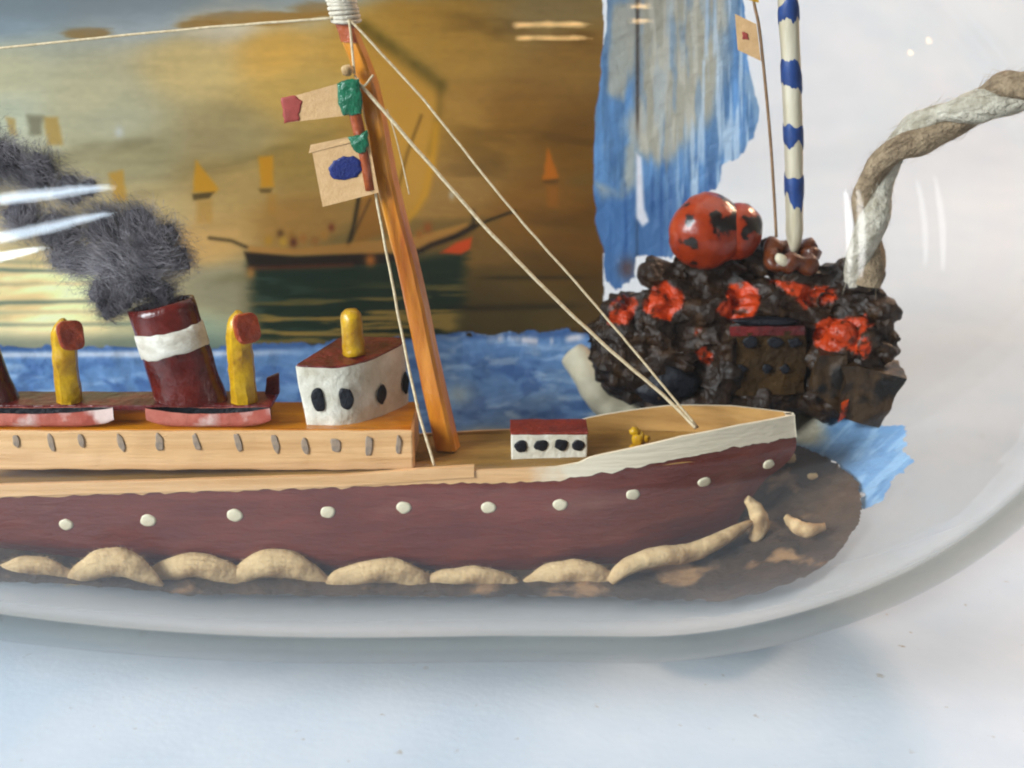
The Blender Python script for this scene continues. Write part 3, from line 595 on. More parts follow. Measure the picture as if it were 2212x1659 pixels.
# portholes
def hull_hit(px, py):
    Y = 0.0
    for _ in range(10): p = at_y(px, py, Y); Y = CY-bsurf(p.x, p.z)
    e = 0.3; dx = Vector((2*e, -(bsurf(p.x+e, p.z)-bsurf(p.x-e, p.z)), 0)).normalized(); dz = Vector((0, -(bsurf(p.x, p.z+e)-bsurf(p.x, p.z-e)), 2*e)).normalized()
    return p, dx, dz
for k, (x, y) in enumerate([(-40, 1143), (143, 1133), (320, 1124), (507, 1113), (708, 1106), (872, 1096), (1055, 1096), (1210, 1090), (1367, 1068), (1521, 1041), (1660, 1003)]):
    p, u, v = hull_hit(x, y); rr = [0.95, 0.92, 1.02, 1.06, 1.0, 0.98, 0.95, 0.95, 0.93, 0.93, 0.85][k]
    build(MB().oval(p+u.cross(v)*0.02, u, v, rr*1.04, rr*0.9, 0.16, 24, 0.07, k*5.7), 'porthole', 'porthole_paint', HULL)
# deckhouse
YD = 1.6; zd0 = at_y(500, 1012, YD).z-0.25; zd1 = at_y(500, 931, YD).z; xd = at_y(893, 1000, YD).x
yb = 13.6
def box8(x0, x1, y0, y1, z0, z1): return [Vector(c) for c in [(x0, y0, z0), (x1, y0, z0), (x1, y1, z0), (x0, y1, z0), (x0, y0, z1), (x1, y0, z1), (x1, y1, z1), (x0, y1, z1)]]
HOUSE = build(rough_up(MB().hexa(box8(XS+6, xd, YD, yb, zd0, zd1), (60, 8, 6)), 0.12, 0.35, 3), 'deckhouse', 'bare_wood', SHIP, smooth=False, bevel=0.25)
build(rough_up(MB().hexa(box8(XS+6.2, xd-0.3, YD+0.35, yb-0.3, zd1-0.2, zd1+0.14), (60, 8, 1)), 0.05, 0.4), 'house_top', 'varnish', HOUSE, smooth=False)
for k, (x, y, w, h, ti) in enumerate([(-30, 955, 15, 36, 0.1), (35, 953, 15, 28, 0.1), (110, 957, 14, 38, 0.12), (175, 952, 13, 30, 0.2), (261, 956, 13, 40, 0.25), (344, 956, 17, 40, 0.05), (424, 956, 13, 38, 0.25), (514, 956, 16, 42, 0.2), (594, 958, 16, 44, 0.22), (659, 963, 14, 38, 0.15), (725, 963, 22, 34, 0.1), (797, 964, 16, 42, -0.05), (861, 962, 12, 42, 0.0)]):
    p = at_y(x, y, YD-0.12); u = Vector((math.cos(ti), 0, math.sin(ti))); v = Vector((math.sin(ti)*-1, 0, math.cos(ti)))
    build(MB().oval(p, u, v, w*0.030, h*0.032, 0.03, 20, 0.16, k*2.3, 2.8), 'window', 'grey_stroke', HOUSE)
# upper maroon deck
zu = at_y(300, 877, 4.2).z; xu = at_y(583, 868, 4.2).x
UPD = build(rough_up(MB().hexa(box8(XS+9, xu, 4.5, 10.6, zu-0.75, zu), (60, 6, 1)), 0.10, 0.3, 8), 'upper_deck', 'maroon_paint', SHIP, smooth=False, bevel=0.12)
build(MB().hexa(box8(XS+10, xu-1.0, 5.4, 10.2, zd1, zu-0.7), (10, 2, 1)), 'deck_support', 'varnish', SHIP, smooth=False)
build(rough_up(MB().prism([Vector((xu-1.6, 9.4, zu)), Vector((xu+0.3, 9.2, zu)), Vector((xu+0.3, 10.4, zu)), Vector((xu-1.6, 10.4, zu))], [Vector((xu-1.3, 9.6, zu+2.2)), Vector((xu+0.5, 9.3, zu+2.9)), Vector((xu+0.4, 10.2, zu+2.9)), Vector((xu-1.3, 10.2, zu+2.2))]), 0.1, 0.5), 'splinter', 'maroon_paint', UPD, smooth=False)
# lifeboats
def lifeboat(x0, x1, seed):
    Y0 = 1.8; a = at_y(x0, 888, Y0); b_ = at_y(x1, 888, Y0); zt = at_y((x0+x1)/2, 894, Y0).z; zb_ = zd1+0.14; n = 26; out = []; inn = []
    for i in range(n+1):
        t = i/n; x = a.x+(b_.x-a.x)*t; w = 1.2*max(0.0, 1-abs(2*t-1)**3.2)+0.12; sh = 0.8*abs(2*t-1)**2.2; e = 1.3*abs(2*t-1)**5
        zt_ = zt+sh; row = []; ri = []
        for k in range(11):
            q = math.pi*k/10; row.append(Vector((x, Y0+w-math.cos(q)*w, zb_+e+(zt_-zb_-e)*(1-math.sin(q)**0.6)))); ri.append(Vector((x, Y0+w-math.cos(q)*w*0.82, zb_+e+0.3+(zt_-zb_-e-0.3)*(1-math.sin(q)**0.7))))
        out.append(row); inn.append(ri)
    o = build(rough_up(MB().grid(out), 0.08, 0.7, seed), 'lifeboat', 'boat_paint', SHIP)
    build(rough_up(MB().grid(inn), 0.05, 0.7, seed), 'boat_inside', 'black_paint', o); return o
lifeboat(-130, 244, 1.0); lifeboat(314, 584, 6.0)
# funnels
def funnel(dx):
    Yf = 7.3; c0 = at_y(412, 859, Yf); c0.z = zu-0.1; c0.x += dx; top = at_y(347, 655, Yf); ax = Vector((top.x+dx-c0.x, 0, top.z-c0.z)); H = ax.length; ax.normalize(); u = Vector((ax.z, 0, -ax.x)); v = Vector((0, 1, 0))
    ru, rv = 4.75, 3.0
    def ring(h, k, base=False):
        out = []
        for i in range(40):
            a = 2*math.pi*i/40; q = c0+u*(ru*k*math.cos(a))+v*(rv*k*math.sin(a))+ax*h
            if base: q = q-ax*((q.z-c0.z)/ax.z)
            out.append(q)
        return out
    P = [ring(0, 1.06, True), ring(0.9, 1.03)]+[ring(H*t, 1.0-0.03*t) for t in np.linspace(0.15, 1, 10)]+[ring(H, 0.86), ring(H-3, 0.84)]
    mb = MB().grid(P, closev=True); n = len(P); mb.f.append(tuple((n-1)*40+i for i in range(40)))
    o = build(rough_up(mb, 0.12, 0.4, dx+2), 'funnel', 'funnel_paint', SHIP)
    P = [[c0+u*((ru*k+0.0)*math.cos(2*math.pi*i/60))+v*((rv*k)*math.sin(2*math.pi*i/60))+ax*(H*t+0.35*noise.noise(Vector((math.cos(2*math.pi*i/60)*3, math.sin(2*math.pi*i/60)*3, t*3+dx)))) for i in range(60)] for t, k in [(0.505, 0.985), (0.515, 1.02), (0.58, 1.025), (0.66, 1.025), (0.735, 1.02), (0.745, 0.98)]]
    build(rough_up(MB().grid(P, closev=True), 0.1, 0.4, dx+2), 'funnel_band', 'band_paint', o); return o
funnel(0); fx = at_y(412-451, 859, 7.3).x-at_y(412, 859, 7.3).x; funnel(fx)
# ventilators: carved pegs with a hooded mouth
def ventilator(bx, by, tx, ty, mcx, mcy, wpx, Y, seed):
    b = at_y(bx, by, Y); b.z = zu-0.1; t = at_y(tx, ty, Y); w = wpx*0.034
    P = []
    H = t.z-b.z
    for i in range(15):
        s = i/14; c = b+(t-b)*s; k = [1.0, 1.0][0]*(1.0-0.06*s) if s < 0.8 else (0.95-0.75*((s-0.8)/0.2)**2.2)
        f = 0.9*max(0, s-0.55); row = []
        for q in range(8):
            a = 2*math.pi*(q+0.5)/8; row.append(Vector((c.x+w*k*math.cos(a)*1.05+f*0.8, c.y+w*k*math.sin(a)*0.95-f*0.4, c.z)))
        P.append(row)
    mb = MB().grid(P, closev=True); mb.f.append(tuple(14*8+i for i in range(8)))
    o = build(rough_up(mb, 0.22, 0.6, seed), 'ventilator', 'yellow_paint', SHIP, smooth='auto')
    m = at_y(mcx-4, mcy-6, Y-1.2); d = Vector((0.6, -0.8, 0.0)); s = Vector((0.8, 0.6, 0)); z = Vector((-0.12, 0, 1)).normalized(); hw = w*0.98; hh = 2.0
    ring = lambda f, k: [m+d*f+s*(hw*k*math.cos(a)*abs(math.cos(a))**-0.45)+z*(hh*k*math.sin(a)*abs(math.sin(a)+1e-9)**-0.45) for a in [2*math.pi*(i+0.5)/20 for i in range(20)]]
    mb = MB().grid([ring(-1.2, 0.8), ring(-0.2, 1.0), ring(0.45, 1.02), ring(0.62, 0.86), ring(0.5, 0.5)], closev=True); mb.f.append(tuple(4*20+i for i in range(20)))
    build(rough_up(mb, 0.16, 0.7, seed), 'vent_mouth', 'red_mouth', o, smooth='auto'); return o
ventilator(152, 874, 130, 688, 156, 730, 50, 6.2, 1.1); ventilator(528, 866, 510, 670, 536, 714, 52, 6.2, 4.4)
# wheelhouse
zw0 = zd1+0.1
A = at_y(660, 918, 3.6); B = at_y(772, 919, 3.2); Cc = at_y(886, 868, 12.6)
A.z = B.z = Cc.z = zw0; D = Vector((Cc.x-0.6, 14.2, zw0)); E = Vector((A.x+4.6, 14.2, zw0))
zA = at_y(656, 800, 3.6).z; zB = at_y(768, 790, 3.2).z; zC = at_y(876, 752, 12.6).z
_pts = np.array([[A.x, A.y, 1], [B.x, B.y, 1], [Cc.x, Cc.y, 1], [D.x, D.y, 1], [E.x, E.y, 1]]); _co = np.linalg.lstsq(_pts, np.array([zA, zB, zC, zC+1.2, zB+1.1]), rcond=None)[0]
def bez(a, b, c, n): return [a*(1-t)**2+b*(2*t*(1-t))+c*t*t for t in np.linspace(0, 1, n)]
PLAN = [A+(E-A)*0.06]+bez(A+(E-A)*0.04, A, A+(B-A)*0.08, 4)[1:]+bez(A+(B-A)*0.5, B, B+(Cc-B)*0.55, 11)+bez(B+(Cc-B)*0.78, Cc, Cc+(D-Cc)*0.6, 7)+[D, E]
def roof_z(p): return float(_co[0]*p.x+_co[1]*p.y+_co[2])
def lean(p): return Vector((p.x-0.9*max(0, (B.x-p.x)/(B.x-A.x))-0.3, p.y, roof_z(p)))
TOPS = [lean(p) for p in PLAN]
def ringwall(bot, top, n=9, m=8, rnd=0.0):
    mb = MB(); k = len(bot); P = []
    for j in range(m+1):
        row = []
        for i in range(k):
            for q in range(n): row.append((bot[i]*(1-q/n)+bot[(i+1) % k]*(q/n))*(1-j/m)+(top[i]*(1-q/n)+top[(i+1) % k]*(q/n))*(j/m))
        P.append(row)
    mb.grid(P, closev=True); w = k*n; mb.f.append(tuple(range(w))[::-1]); mb.f.append(tuple(m*w+i for i in range(w))); return mb
WH = build(rough_up(ringwall(PLAN, TOPS, 3), 0.12, 0.45, 5), 'wheelhouse', 'white_paint', SHIP, smooth='auto', label='white wheelhouse with black oval windows')
_cx = sum(p.x for p in TOPS)/len(TOPS); _cy = sum(p.y for p in TOPS)/len(TOPS)
grow = lambda k, dz: [Vector((_cx+(p.x-_cx)*k, _cy+(p.y-_cy)*k, p.z+dz)) for p in TOPS]
ROOF = build(rough_up(ringwall(grow(0.985, -0.15), grow(0.97, 0.22), 2, 1), 0.05, 0.5, 2), 'roof', 'maroon_paint', WH, smooth='auto')
nAB = Vector((0, -1, 0)); nBC = (Cc-B).cross(Vector((0, 0, 1))).normalized()
for k, (x, y, w, h) in enumerate([(688, 865, 31, 50), (748, 862, 32, 48)]):
    p = at_y(x, y, 3.25+0.0); build(MB().oval(p, Vector((1, 0, 0)), Vector((-0.1, 0, 1)).normalized(), w*0.030, h*0.032, 0.14, 20, 0.12, k*3.0, 2.5), 'window', 'black_paint', WH)
for k, (x, y, w, h) in enumerate([(825, 852, 26, 46), (876, 828, 20, 50)]):
    p = at_plane(x, y, B+nBC*0.16, nBC); u = (Cc-B).normalized(); build(MB().oval(p, u, Vector((0, 0, 1)), w*0.036, h*0.032, 0.12, 20, 0.12, 9+k*3.0, 1.8), 'window', 'black_paint', WH)
p0 = at_y(764, 752, 8.2); p0.z = roof_z(p0)+0.1; p1 = at_y(757, 668, 8.2)
pp = [p0+(p1-p0)*t for t in np.linspace(0, 1, 12)]; build(rough_up(MB().tube(pp, [1.55*k for k in [1.05, 1.0, 1, 1, 1, 0.98, 0.98, 0.97, 0.95, 0.92, 0.82, 0.5]], 14), 0.16, 0.9, 7), 'stove_pipe', 'yellow_paint', WH)
# fore cabin
Yc = 4.4; a = at_y(1104, 997, Yc); b_ = at_y(1268, 991, Yc); zc0 = min(a.z, b_.z)-0.1; zc1 = at_y(1186, 938, Yc).z
CAB = build(rough_up(MB().hexa(box8(a.x, b_.x, Yc, Yc+5.4, zc0, zc1), (14, 6, 6)), 0.12, 0.5, 4), 'fore_cabin', 'white_paint', SHIP, smooth=False, bevel=0.2)
build(rough_up(MB().hexa(box8(a.x-0.1, b_.x+0.1, Yc-0.1, Yc+5.5, zc1-0.05, zc1+0.28), (14, 6, 1)), 0.1, 0.5, 4), 'cabin_roof', 'roof_red', CAB, smooth=False, bevel=0.1)
for k, (x, y) in enumerate([(1126, 965), (1169, 962), (1212, 961.5), (1249, 962.5)]):
    build(MB().oval(at_y(x, y, Yc-0.1), Vector((1, 0, 0)), Vector((0, 0, 1)), 0.93, 0.84, 0.1, 18, 0.15, k*2.2), 'window', 'black_paint', CAB)
# yellow winch
q = at_y(1380, 945, 6.6); mb = MB()
mb.ball(q+Vector((0, 0, -0.3)), (1.0, 0.9, 1.1), 12, 8, 0.5, 1.5, 3); mb.ball(q+Vector((-0.6, 0, 0.9)), (0.7, 0.6, 0.6), 10, 7, 0.5, 1.5, 5); mb.ball(q+Vector((0.9, -0.2, -0.1)), (0.7, 0.5, 0.5), 10, 7, 0.4, 1.5, 7); mb.ball(q+Vector((0.1, 0, -1.4)), (1.3, 1.0, 0.5), 12, 6, 0.3, 1.5, 9)
build(mb, 'winch', 'yellow_paint', SHIP)
# mast: squared stick raked aft
YM = 9.0
def mast_pt(px, py): return at_y(px, py, YM)
mc = [(968, 968, 31), (930, 800, 29), (888, 600, 28), (858, 480, 27.5), (834, 380, 27), (812, 260, 26), (792, 170, 25), (762, 90, 23), (744, 30, 22), (730, -40, 20), (716, -110, 17)]
P = []; ang = math.radians(38)
cs = catmull([mast_pt(x, y) for x, y, w in mc], 60)
for i, c in enumerate(cs):
    w = interp(i/60, [(k/10, m[2]) for k, m in enumerate(mc)])*0.0525; r = w*1.12; row = []
    for k in range(4):
        for dlt in (-0.16, 0.16):
            a2 = ang+math.pi/2*k+dlt-0.15; row.append(c+Vector((r*math.cos(a2), r*math.sin(a2), 0)))
    P.append(row)
mb = MB().grid(P[:46], closev=True); MAST = build(rough_up(mb, 0.10, 0.35, 6), 'mast', 'mast_varnish', SHIP, smooth='auto')
mb = MB().grid([[c+Vector((0, 0, 0.0)) for c in r] for r in P[42:]], closev=True); n = len(P[42:]); mb.f.append(tuple((n-1)*8+i for i in range(8)))
mb.v = [v+Vector((-0.15, -0.25, 0)) for v in mb.v]; build(rough_up(mb, 0.14, 0.5, 9), 'topmast', 'mast_red', MAST, smooth='auto')
# thread lashing round the mast head
for k in range(9):
    py = 44-k*8.5; c = mast_pt(np.interp(py, [-110, -40, 30, 90], [716, 730, 746, 762]), py)+Vector((-0.1, -0.2, 0)); pth = [c+Vector((1.75*math.cos(t)*(1+0.04*math.sin(k*3)), 1.75*math.sin(t), 0.12*math.sin(t+k))) for t in np.linspace(0, 2*math.pi, 25)]
    build(MB().tube(pth, 0.27, 8, False), 'lashing_turn', 'lash', MAST)
def line(pts, r, name='rigging_line', sag=0.0):
    q = catmull([at_y(*p) for p in pts], 14*(len(pts)-1)) if len(pts) > 2 else [at_y(*pts[0])*(1-t)+at_y(*pts[1])*t-Vector((0, 0, sag*4*t*(1-t))) for t in np.linspace(0, 1, 30)]
    q = [p+noise.noise_vector(p*0.35)*0.07 for p in q]
    return build(MB().tube(q, r, 8), name, 'thread', SHIP)
line([(728, 38, YM-1.6), (380, 66, YM), (-40, 108, YM+1)], 0.17)
line([(756, 44, YM-2.2), (840, 132, YM-2.2), (935, 240, YM-2.2), (1105, 452, YM-2.2), (1300, 675, YM-1.5), (1508, 924, 5.6)], 0.17)
line([(772, 176, YM-2.4), (830, 240, YM-2.4), (900, 322, YM-2.4), (1090, 535, YM-2.4), (1280, 722, YM-1.9), (1435, 856, 6.8), (1504, 926, 5.4)], 0.25)
line([(754, 42, YM-2.3), (760, 100, YM-2.3), (766, 160, YM-2.4)], 0.17); line([(766, 162, YM-2.4), (784, 186, YM-2.7), (806, 162, YM-2.0)], 0.15)
line([(790, 300, YM-2.0), (818, 455, YM-2.2), (868, 720, 5.0), (902, 880, 2.2), (938, 1006, 0.4)], 0.19)
line([(836, 236, YM-0.8), (858, 310, YM-0.9), (884, 420, YM-0.9)], 0.09)

# ------------------------------------------------------------------ flags hanging at the mast
YF = YM-2.9
def sheet(corners, Y, th=0.16, n=(16, 10), wav=0.25, seed=0.0):
    tl, tr, br, bl = [at_y(x, y, Y) for x, y in corners]; P = []
    f = lambda u, v: (tl*(1-u)+tr*u)*(1-v)+(bl*(1-u)+br*u)*v
    F_ = [[f(i/n[0], j/n[1])+Vector((0, wav*noise.noise(Vector((i/n[0]*1.6+seed, j/n[1]*1.2, 0))), 0)) for j in range(n[1]+1)] for i in range(n[0]+1)]
    mb = MB().grid(F_).grid([[p+Vector((0, th, 0)) for p in r] for r in F_])
    a, b = n[0]+1, n[1]+1; o = a*b
    for i in range(n[0]):
        for j in (0, n[1]): mb.f.append((i*b+j, (i+1)*b+j, o+(i+1)*b+j, o+i*b+j))
    for j in range(n[1]):
        for i in (0, n[0]): mb.f.append((i*b+j, i*b+j+1, o+i*b+j+1, o+i*b+j))
    return mb
def patch(poly, Y, th, name, mt, parent, seed=0.0):
    c = at_y(sum(p[0] for p in poly)/len(poly), sum(p[1] for p in poly)/len(poly), Y); pts = []
    m = len(poly); fine = []
    for i in range(m):
        for q in range(6): t = q/6; fine.append((poly[i][0]*(1-t)+poly[(i+1) % m][0]*t, poly[i][1]*(1-t)+poly[(i+1) % m][1]*t))
    fine = [(x+3*noise.noise(Vector((x/9, y/9, seed))), y+3*noise.noise(Vector((x/9, y/9, seed+5)))) for x, y in fine]
    ring = [at_y(x, y, Y) for x, y in fine]; P = [[c+(r-c)*f+Vector((0, h, 0)) for f, h in [(1.0, 0.05), (0.96, -0.7*th), (0.8, -th), (0.4, -th*1.1)]] for r in ring]
    mb = MB().grid(P, closeu=True); mb.f.append(tuple(i*4+3 for i in range(len(ring)))); return build(mb, name, mt, parent)
PEN = build(sheet([(611, 214), (775, 168), (778, 246), (614, 266)], YF, seed=1.0, wav=0.1), 'signal_pennant', 'paper', smooth='auto', label='paper pennant painted red and green, tied below the mast head', cat='flag', group='paper signal flags on the mast')
patch([(607, 212), (636, 204), (652, 218), (648, 240), (646, 262), (614, 267)], YF-0.05, 0.12, 'red_end', 'red_flag', PEN, 1); patch([(728, 180), (746, 172), (776, 170), (783, 210), (782, 246), (760, 250), (740, 249), (730, 222)], YF-0.15, 0.35, 'green_end', 'green_paint', PEN, 2)
mb = MB().ball(at_y(750, 152, YF), (0.8, 0.7, 0.75), 12, 8, 0.2, 1.5, 2); build(mb, 'knot', 'cream_putty', PEN)
FLG = build(sheet([(672, 316), (794, 290), (818, 416), (697, 447)], YF, seed=4.0, wav=0.1), 'signal_flag', 'paper', smooth='auto', label='square paper flag with blue oval dot and green corner', cat='flag', group='paper signal flags on the mast')
build(sheet([(671, 313), (792, 288), (794, 298), (667, 331)], YF-0.14, seed=4.0, wav=0.1, th=0.1), 'folded_edge', 'paper', FLG, smooth='auto')
patch([(710, 362), (720, 348), (742, 338), (765, 336), (781, 350), (782, 368), (770, 382), (745, 389), (722, 388), (711, 376)], YF-0.08, 0.06, 'blue_dot', 'blue_paint', FLG, 3); patch([(752, 296), (776, 291), (794, 281), (797, 312), (790, 328), (778, 333), (764, 324)], YF-0.22, 0.4, 'green_corner', 'green_paint', FLG, 4)
mb = MB().tube([at_y(x, y, YF+0.5) for x, y in [(752, 180), (768, 252), (786, 330), (800, 410)]], 0.8, 8); build(mb, 'flag_stick', 'mast_red', MAST)

# ------------------------------------------------------------------ smoke: teased dark wool
def smoke():
    blobs = [(352, 634, 46, 7.5), (300, 610, 70, 8), (388, 560, 44, 8), (330, 545, 85, 8), (362, 510, 40, 9), (250, 570, 80, 8), (170, 560, 55, 9), (130, 560, 36, 9), (300, 480, 55, 9), (230, 490, 70, 9), (130, 500, 70, 10), (50, 470, 66, 11), (150, 410, 50, 12), (80, 375, 70, 12), (10, 345, 64, 12), (-60, 330, 90, 13), (-70, 420, 80, 12), (190, 405, 30, 12), (236, 665, 40, 8), (222, 632, 44, 8), (262, 640, 46, 8)]
    B = [(at_y(x, y, Y), r*0.063) for x, y, r, Y in blobs]
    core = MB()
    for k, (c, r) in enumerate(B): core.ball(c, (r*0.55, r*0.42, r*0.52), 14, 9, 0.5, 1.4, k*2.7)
    rng = random.Random(3); mb = MB(); wts = [r**2.4 for c, r in B]
    for _ in range(70000):
        c, r = rng.choices(B, wts)[0]
        d = Vector((rng.gauss(0, 1), rng.gauss(0, 1), rng.gauss(0, 1))).normalized(); p = c+Vector((d.x, d.y*0.75, d.z))*(r*(0.40+0.34*abs(rng.gauss(0, 1))))
        f = noise.noise_vector(p*0.16+Vector((5, 2, 9)))*1.6+Vector((-0.5, 0, 0.55))+Vector((rng.gauss(0, .45), rng.gauss(0, .45), rng.gauss(0, .45))); f.normalize()
        ln = rng.uniform(1.2, 3.6); wd = rng.uniform(0.008, 0.02); sd = f.orthogonal(); sd.rotate(Matrix.Rotation(rng.random()*6.28, 3, f)); cv = Vector((rng.gauss(0, .35), rng.gauss(0, .35), rng.gauss(0, .35)))*ln*0.4
        q = [p-f*ln*0.5, p+cv*0.5, p+f*ln*0.5]
        k = len(mb.v); mb.v += [q[0], q[1]+sd*wd, q[1]-sd*wd, q[2]]; mb.f += [(k, k+1, k+2), (k+1, k+3, k+2)]
    root = build(mb, 'smoke_plume', 'smoke_wool', smooth=False, merge=False, label='dark grey cotton wool smoke pouring back from the funnel', cat='smoke')
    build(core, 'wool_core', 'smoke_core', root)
smoke()

# ------------------------------------------------------------------ islet
ISL = empty('rocky_islet', at_y(1600, 900, 24), 'dark brown rock islet daubed with glossy red paint', 'islet')
def lump(px, py, rx, ry, Y, mt='rock', name='rock', amp=0.45, fr=1.3, seed=0.0, dpt=None, roll=0.0, parent=None, n=(26, 18)):
    c = at_y(px, py, Y); s = (Y-CAM.y)/math.cos(PITCH)/F*0.97
    return build(MB().ball(c, (rx*s, (dpt or min(rx, ry)*0.9)*s, ry*s), n[0], n[1], amp, fr, seed, Matrix.Rotation(-roll, 3, 'Y')), name, mt, parent or ISL)
rocks = [(1560, 740, 240, 120, 31), (1430, 690, 110, 75, 28), (1350, 740, 80, 90, 27), (1400, 810, 105, 70, 26), (1480, 850, 90, 55, 25), (1520, 690, 95, 70, 26), (1620, 640, 130, 50, 28), (1500, 620, 100, 50, 29), (1760, 620, 110, 48, 26), (1840, 605, 55, 45, 25), (1860, 660, 70, 40, 25), (1820, 740, 90, 80, 25), (1880, 740, 58, 60, 23), (1680, 680, 130, 48, 25), (1560, 800, 60, 80, 24), (1640, 870, 110, 40, 23), (1780, 850, 70, 60, 24), (1700, 560, 70, 40, 28), (1560, 560, 90, 45, 28), (1590, 720, 60, 40, 23.5), (1460, 760, 80, 60, 24.5), (1910, 675, 34, 20, 22.5)]
mb = MB()
for k, (x, y, rx, ry, Y) in enumerate(rocks):
    sc = (Y-CAM.y)/math.cos(PITCH)/F*0.97; mb.ball(at_y(x, y, Y), (rx*sc, min(rx, ry)*0.9*sc, ry*sc), 22, 14, 0.5, 1.6, k*4.1, Matrix.Rotation(-0.3*math.sin(k*1.7), 3, 'Y'))
RB = build(mb, 'rock_body', 'rock', ISL, label='craggy dark brown rock mass')
md = RB.modifiers.new('remesh', 'REMESH'); md.mode = 'VOXEL'; md.voxel_size = 0.26*MM; md.use_smooth_shade = True
for nm, sz, st, ty in [('folds', 7.0, 3.2, 'CLOUDS'), ('crags', 5.0, 0.7, 'VORONOI'), ('grit', 1.6, 0.32, 'CLOUDS')]:
    tx = bpy.data.textures.new(nm, ty); tx.noise_scale = sz*MM; md = RB.modifiers.new(nm, 'DISPLACE'); md.texture = tx; md.strength = st*MM; md.mid_level = 0.5; md.texture_coords = 'LOCAL'
dg = bpy.context.evaluated_depsgraph_get(); dg.update(); ev = RB.evaluated_get(dg); tm = bpy.data.meshes.new_from_object(ev); old = RB.data; RB.modifiers.clear(); RB.data = tm; tm.name = 'rock_body'; bpy.data.meshes.remove(old)
zz = lambda pts: [(1210+x*0.4532, 324+y*0.4532) for x, y in pts]
RED = [zz([(226, 830), (245, 720), (310, 685), (368, 715), (352, 790), (322, 838)]), zz([(395, 762), (436, 650), (510, 622), (580, 685), (580, 745), (525, 815), (450, 800)]), zz([(735, 765), (800, 715), (800, 640), (900, 630), (955, 690), (932, 785), (895, 828), (810, 805), (770, 785)]), zz([(990, 615), (1130, 635), (1300, 662), (1325, 705), (1250, 738), (1170, 755), (1105, 695)]), zz([(1205, 870), (1250, 798), (1330, 808), (1460, 785), (1490, 830), (1430, 885), (1495, 932), (1455, 992), (1380, 945), (1260, 970), (1215, 930)]), zz([(636, 960), (690, 925), (724, 980), (712, 1025), (668, 1014)]), zz([(640, 850), (668, 846), (672, 880), (645, 884)])]
nv = len(tm.vertices); co = np.empty(nv*3); tm.vertices.foreach_get('co', co); co = co.reshape(-1, 3)/MM+np.array(ORG[RB.name]); no = np.empty(nv*3); tm.vertices.foreach_get('normal', no); no = no.reshape(-1, 3)
dx, dy, dz = co[:, 0]-CAM.x, co[:, 1]-CAM.y, co[:, 2]-CAM.z; dd = dy*FWD.y+dz*FWD.z; vx = 1106+F*dx/dd; vy = 829.5-F*(dy*UP.y+dz*UP.z)/dd
m = np.full(nv, -1e3)
for k, P in enumerate(RED): m = np.maximum(m, polydist(vx+14*(fbm(vx/14, vy/14, 120+k)-.5), vy+14*(fbm(vx/13, vy/12, 130+k)-.5), P))
red = sstep(-2, 2, m)*(no[:, 1] < 0.25); t1 = fbm(co[:, 0]/3, (co[:, 1]+co[:, 2])/3, 140); t2 = fbm(co[:, 0]/1.1, (co[:, 2]+0.5*co[:, 1])/1.1, 141)
c = np.zeros((nv, 3))+np.array([48., 29, 13]); c = c*(0.40+0.6*t1+0.45*t2)[:, None]; c = over(c, (86, 62, 34), 0.35*sstep(0.55, 0.75, t2)); c = over(c, (24, 16, 10), 0.6*sstep(0.52, 0.66, t1))
rc = np.array([184., 58, 16])*(0.75+0.5*t1[:, None]); rc = over(rc, (60, 34, 18), 0.8*sstep(0.60, 0.70, t2)); c = c*(1-red[:, None])+rc*red[:, None]; c = np.clip(c, 3, 255)/255
c = np.where(c <= 0.04045, c/12.92, ((c+0.055)/1.055)**2.4); ca = tm.color_attributes.new('Col', 'FLOAT_COLOR', 'POINT'); ca.data.foreach_set('color', np.concatenate([c, red[:, None]], 1).astype(np.float32).ravel())
rm = mat('rock_painted', (0, 0, 0), attr=True, rough=0.6, spec=0.4, bump=0.7, bscale=900); at_ = [n for n in rm.node_tree.nodes if n.type == 'ATTRIBUTE'][0]; rr_ = rm.node_tree.nodes.new('ShaderNodeMapRange'); rr_.inputs[3].default_value = 0.45; rr_.inputs[4].default_value = 0.24; rm.node_tree.links.new(at_.outputs['Alpha'], rr_.inputs[0]); rm.node_tree.links.new(rr_.outputs[0], rm.node_tree.nodes['Principled BSDF'].inputs['Roughness'])
tm.materials.clear(); tm.materials.append(rm); tm.polygons.foreach_set('use_smooth', [True]*len(tm.polygons)); RB['label'] = 'craggy dark brown rock mass with glossy orange red paint patches'
# black lumps put in as the shade of recesses, then blocks
lump(1440, 830, 70, 46, 22.5, 'black_paint', 'cleft_shade_lump', 0.3, 1.2, 77, 30); lump(1655, 694, 76, 10, 22.0, 'black_paint', 'cleft_shade_lump', 0.2, 1.2, 79, 20)
def block(corners, Y0, Y1, name, mt, n=(14, 10, 10), seed=0.0):
    f = [at_y(x, y, Y0) for x, y in corners]; g = [p+Vector((0.6, Y1-Y0, 0.8)) for p in f]
    return build(rough_up(MB().hexa([f[3], f[2], g[2], g[3], f[0], f[1], g[1], g[0]], n), 0.6, 0.35, seed), name, mt, ISL, smooth='auto')
block([(1822, 790), (1958, 818), (1900, 928), (1816, 900)], 17.5, 24, 'stone_block', 'rock', seed=3); block([(1770, 770), (1832, 770), (1830, 905), (1752, 850)], 18.5, 24, 'stone_block', 'rock', seed=5); block([(1816, 872), (1834, 866), (1826, 900), (1808, 912)], 17.0, 19, 'red_edge', 'rock_red', (3, 3, 3), 8)
YH = 21.2
HSE = block([(1576, 718), (1742, 714), (1738, 852), (1572, 856)], YH, 26, 'rock_house', 'house_brown', (8, 4, 8), 6)
hb = at_y(1656, 716, YH-0.2)
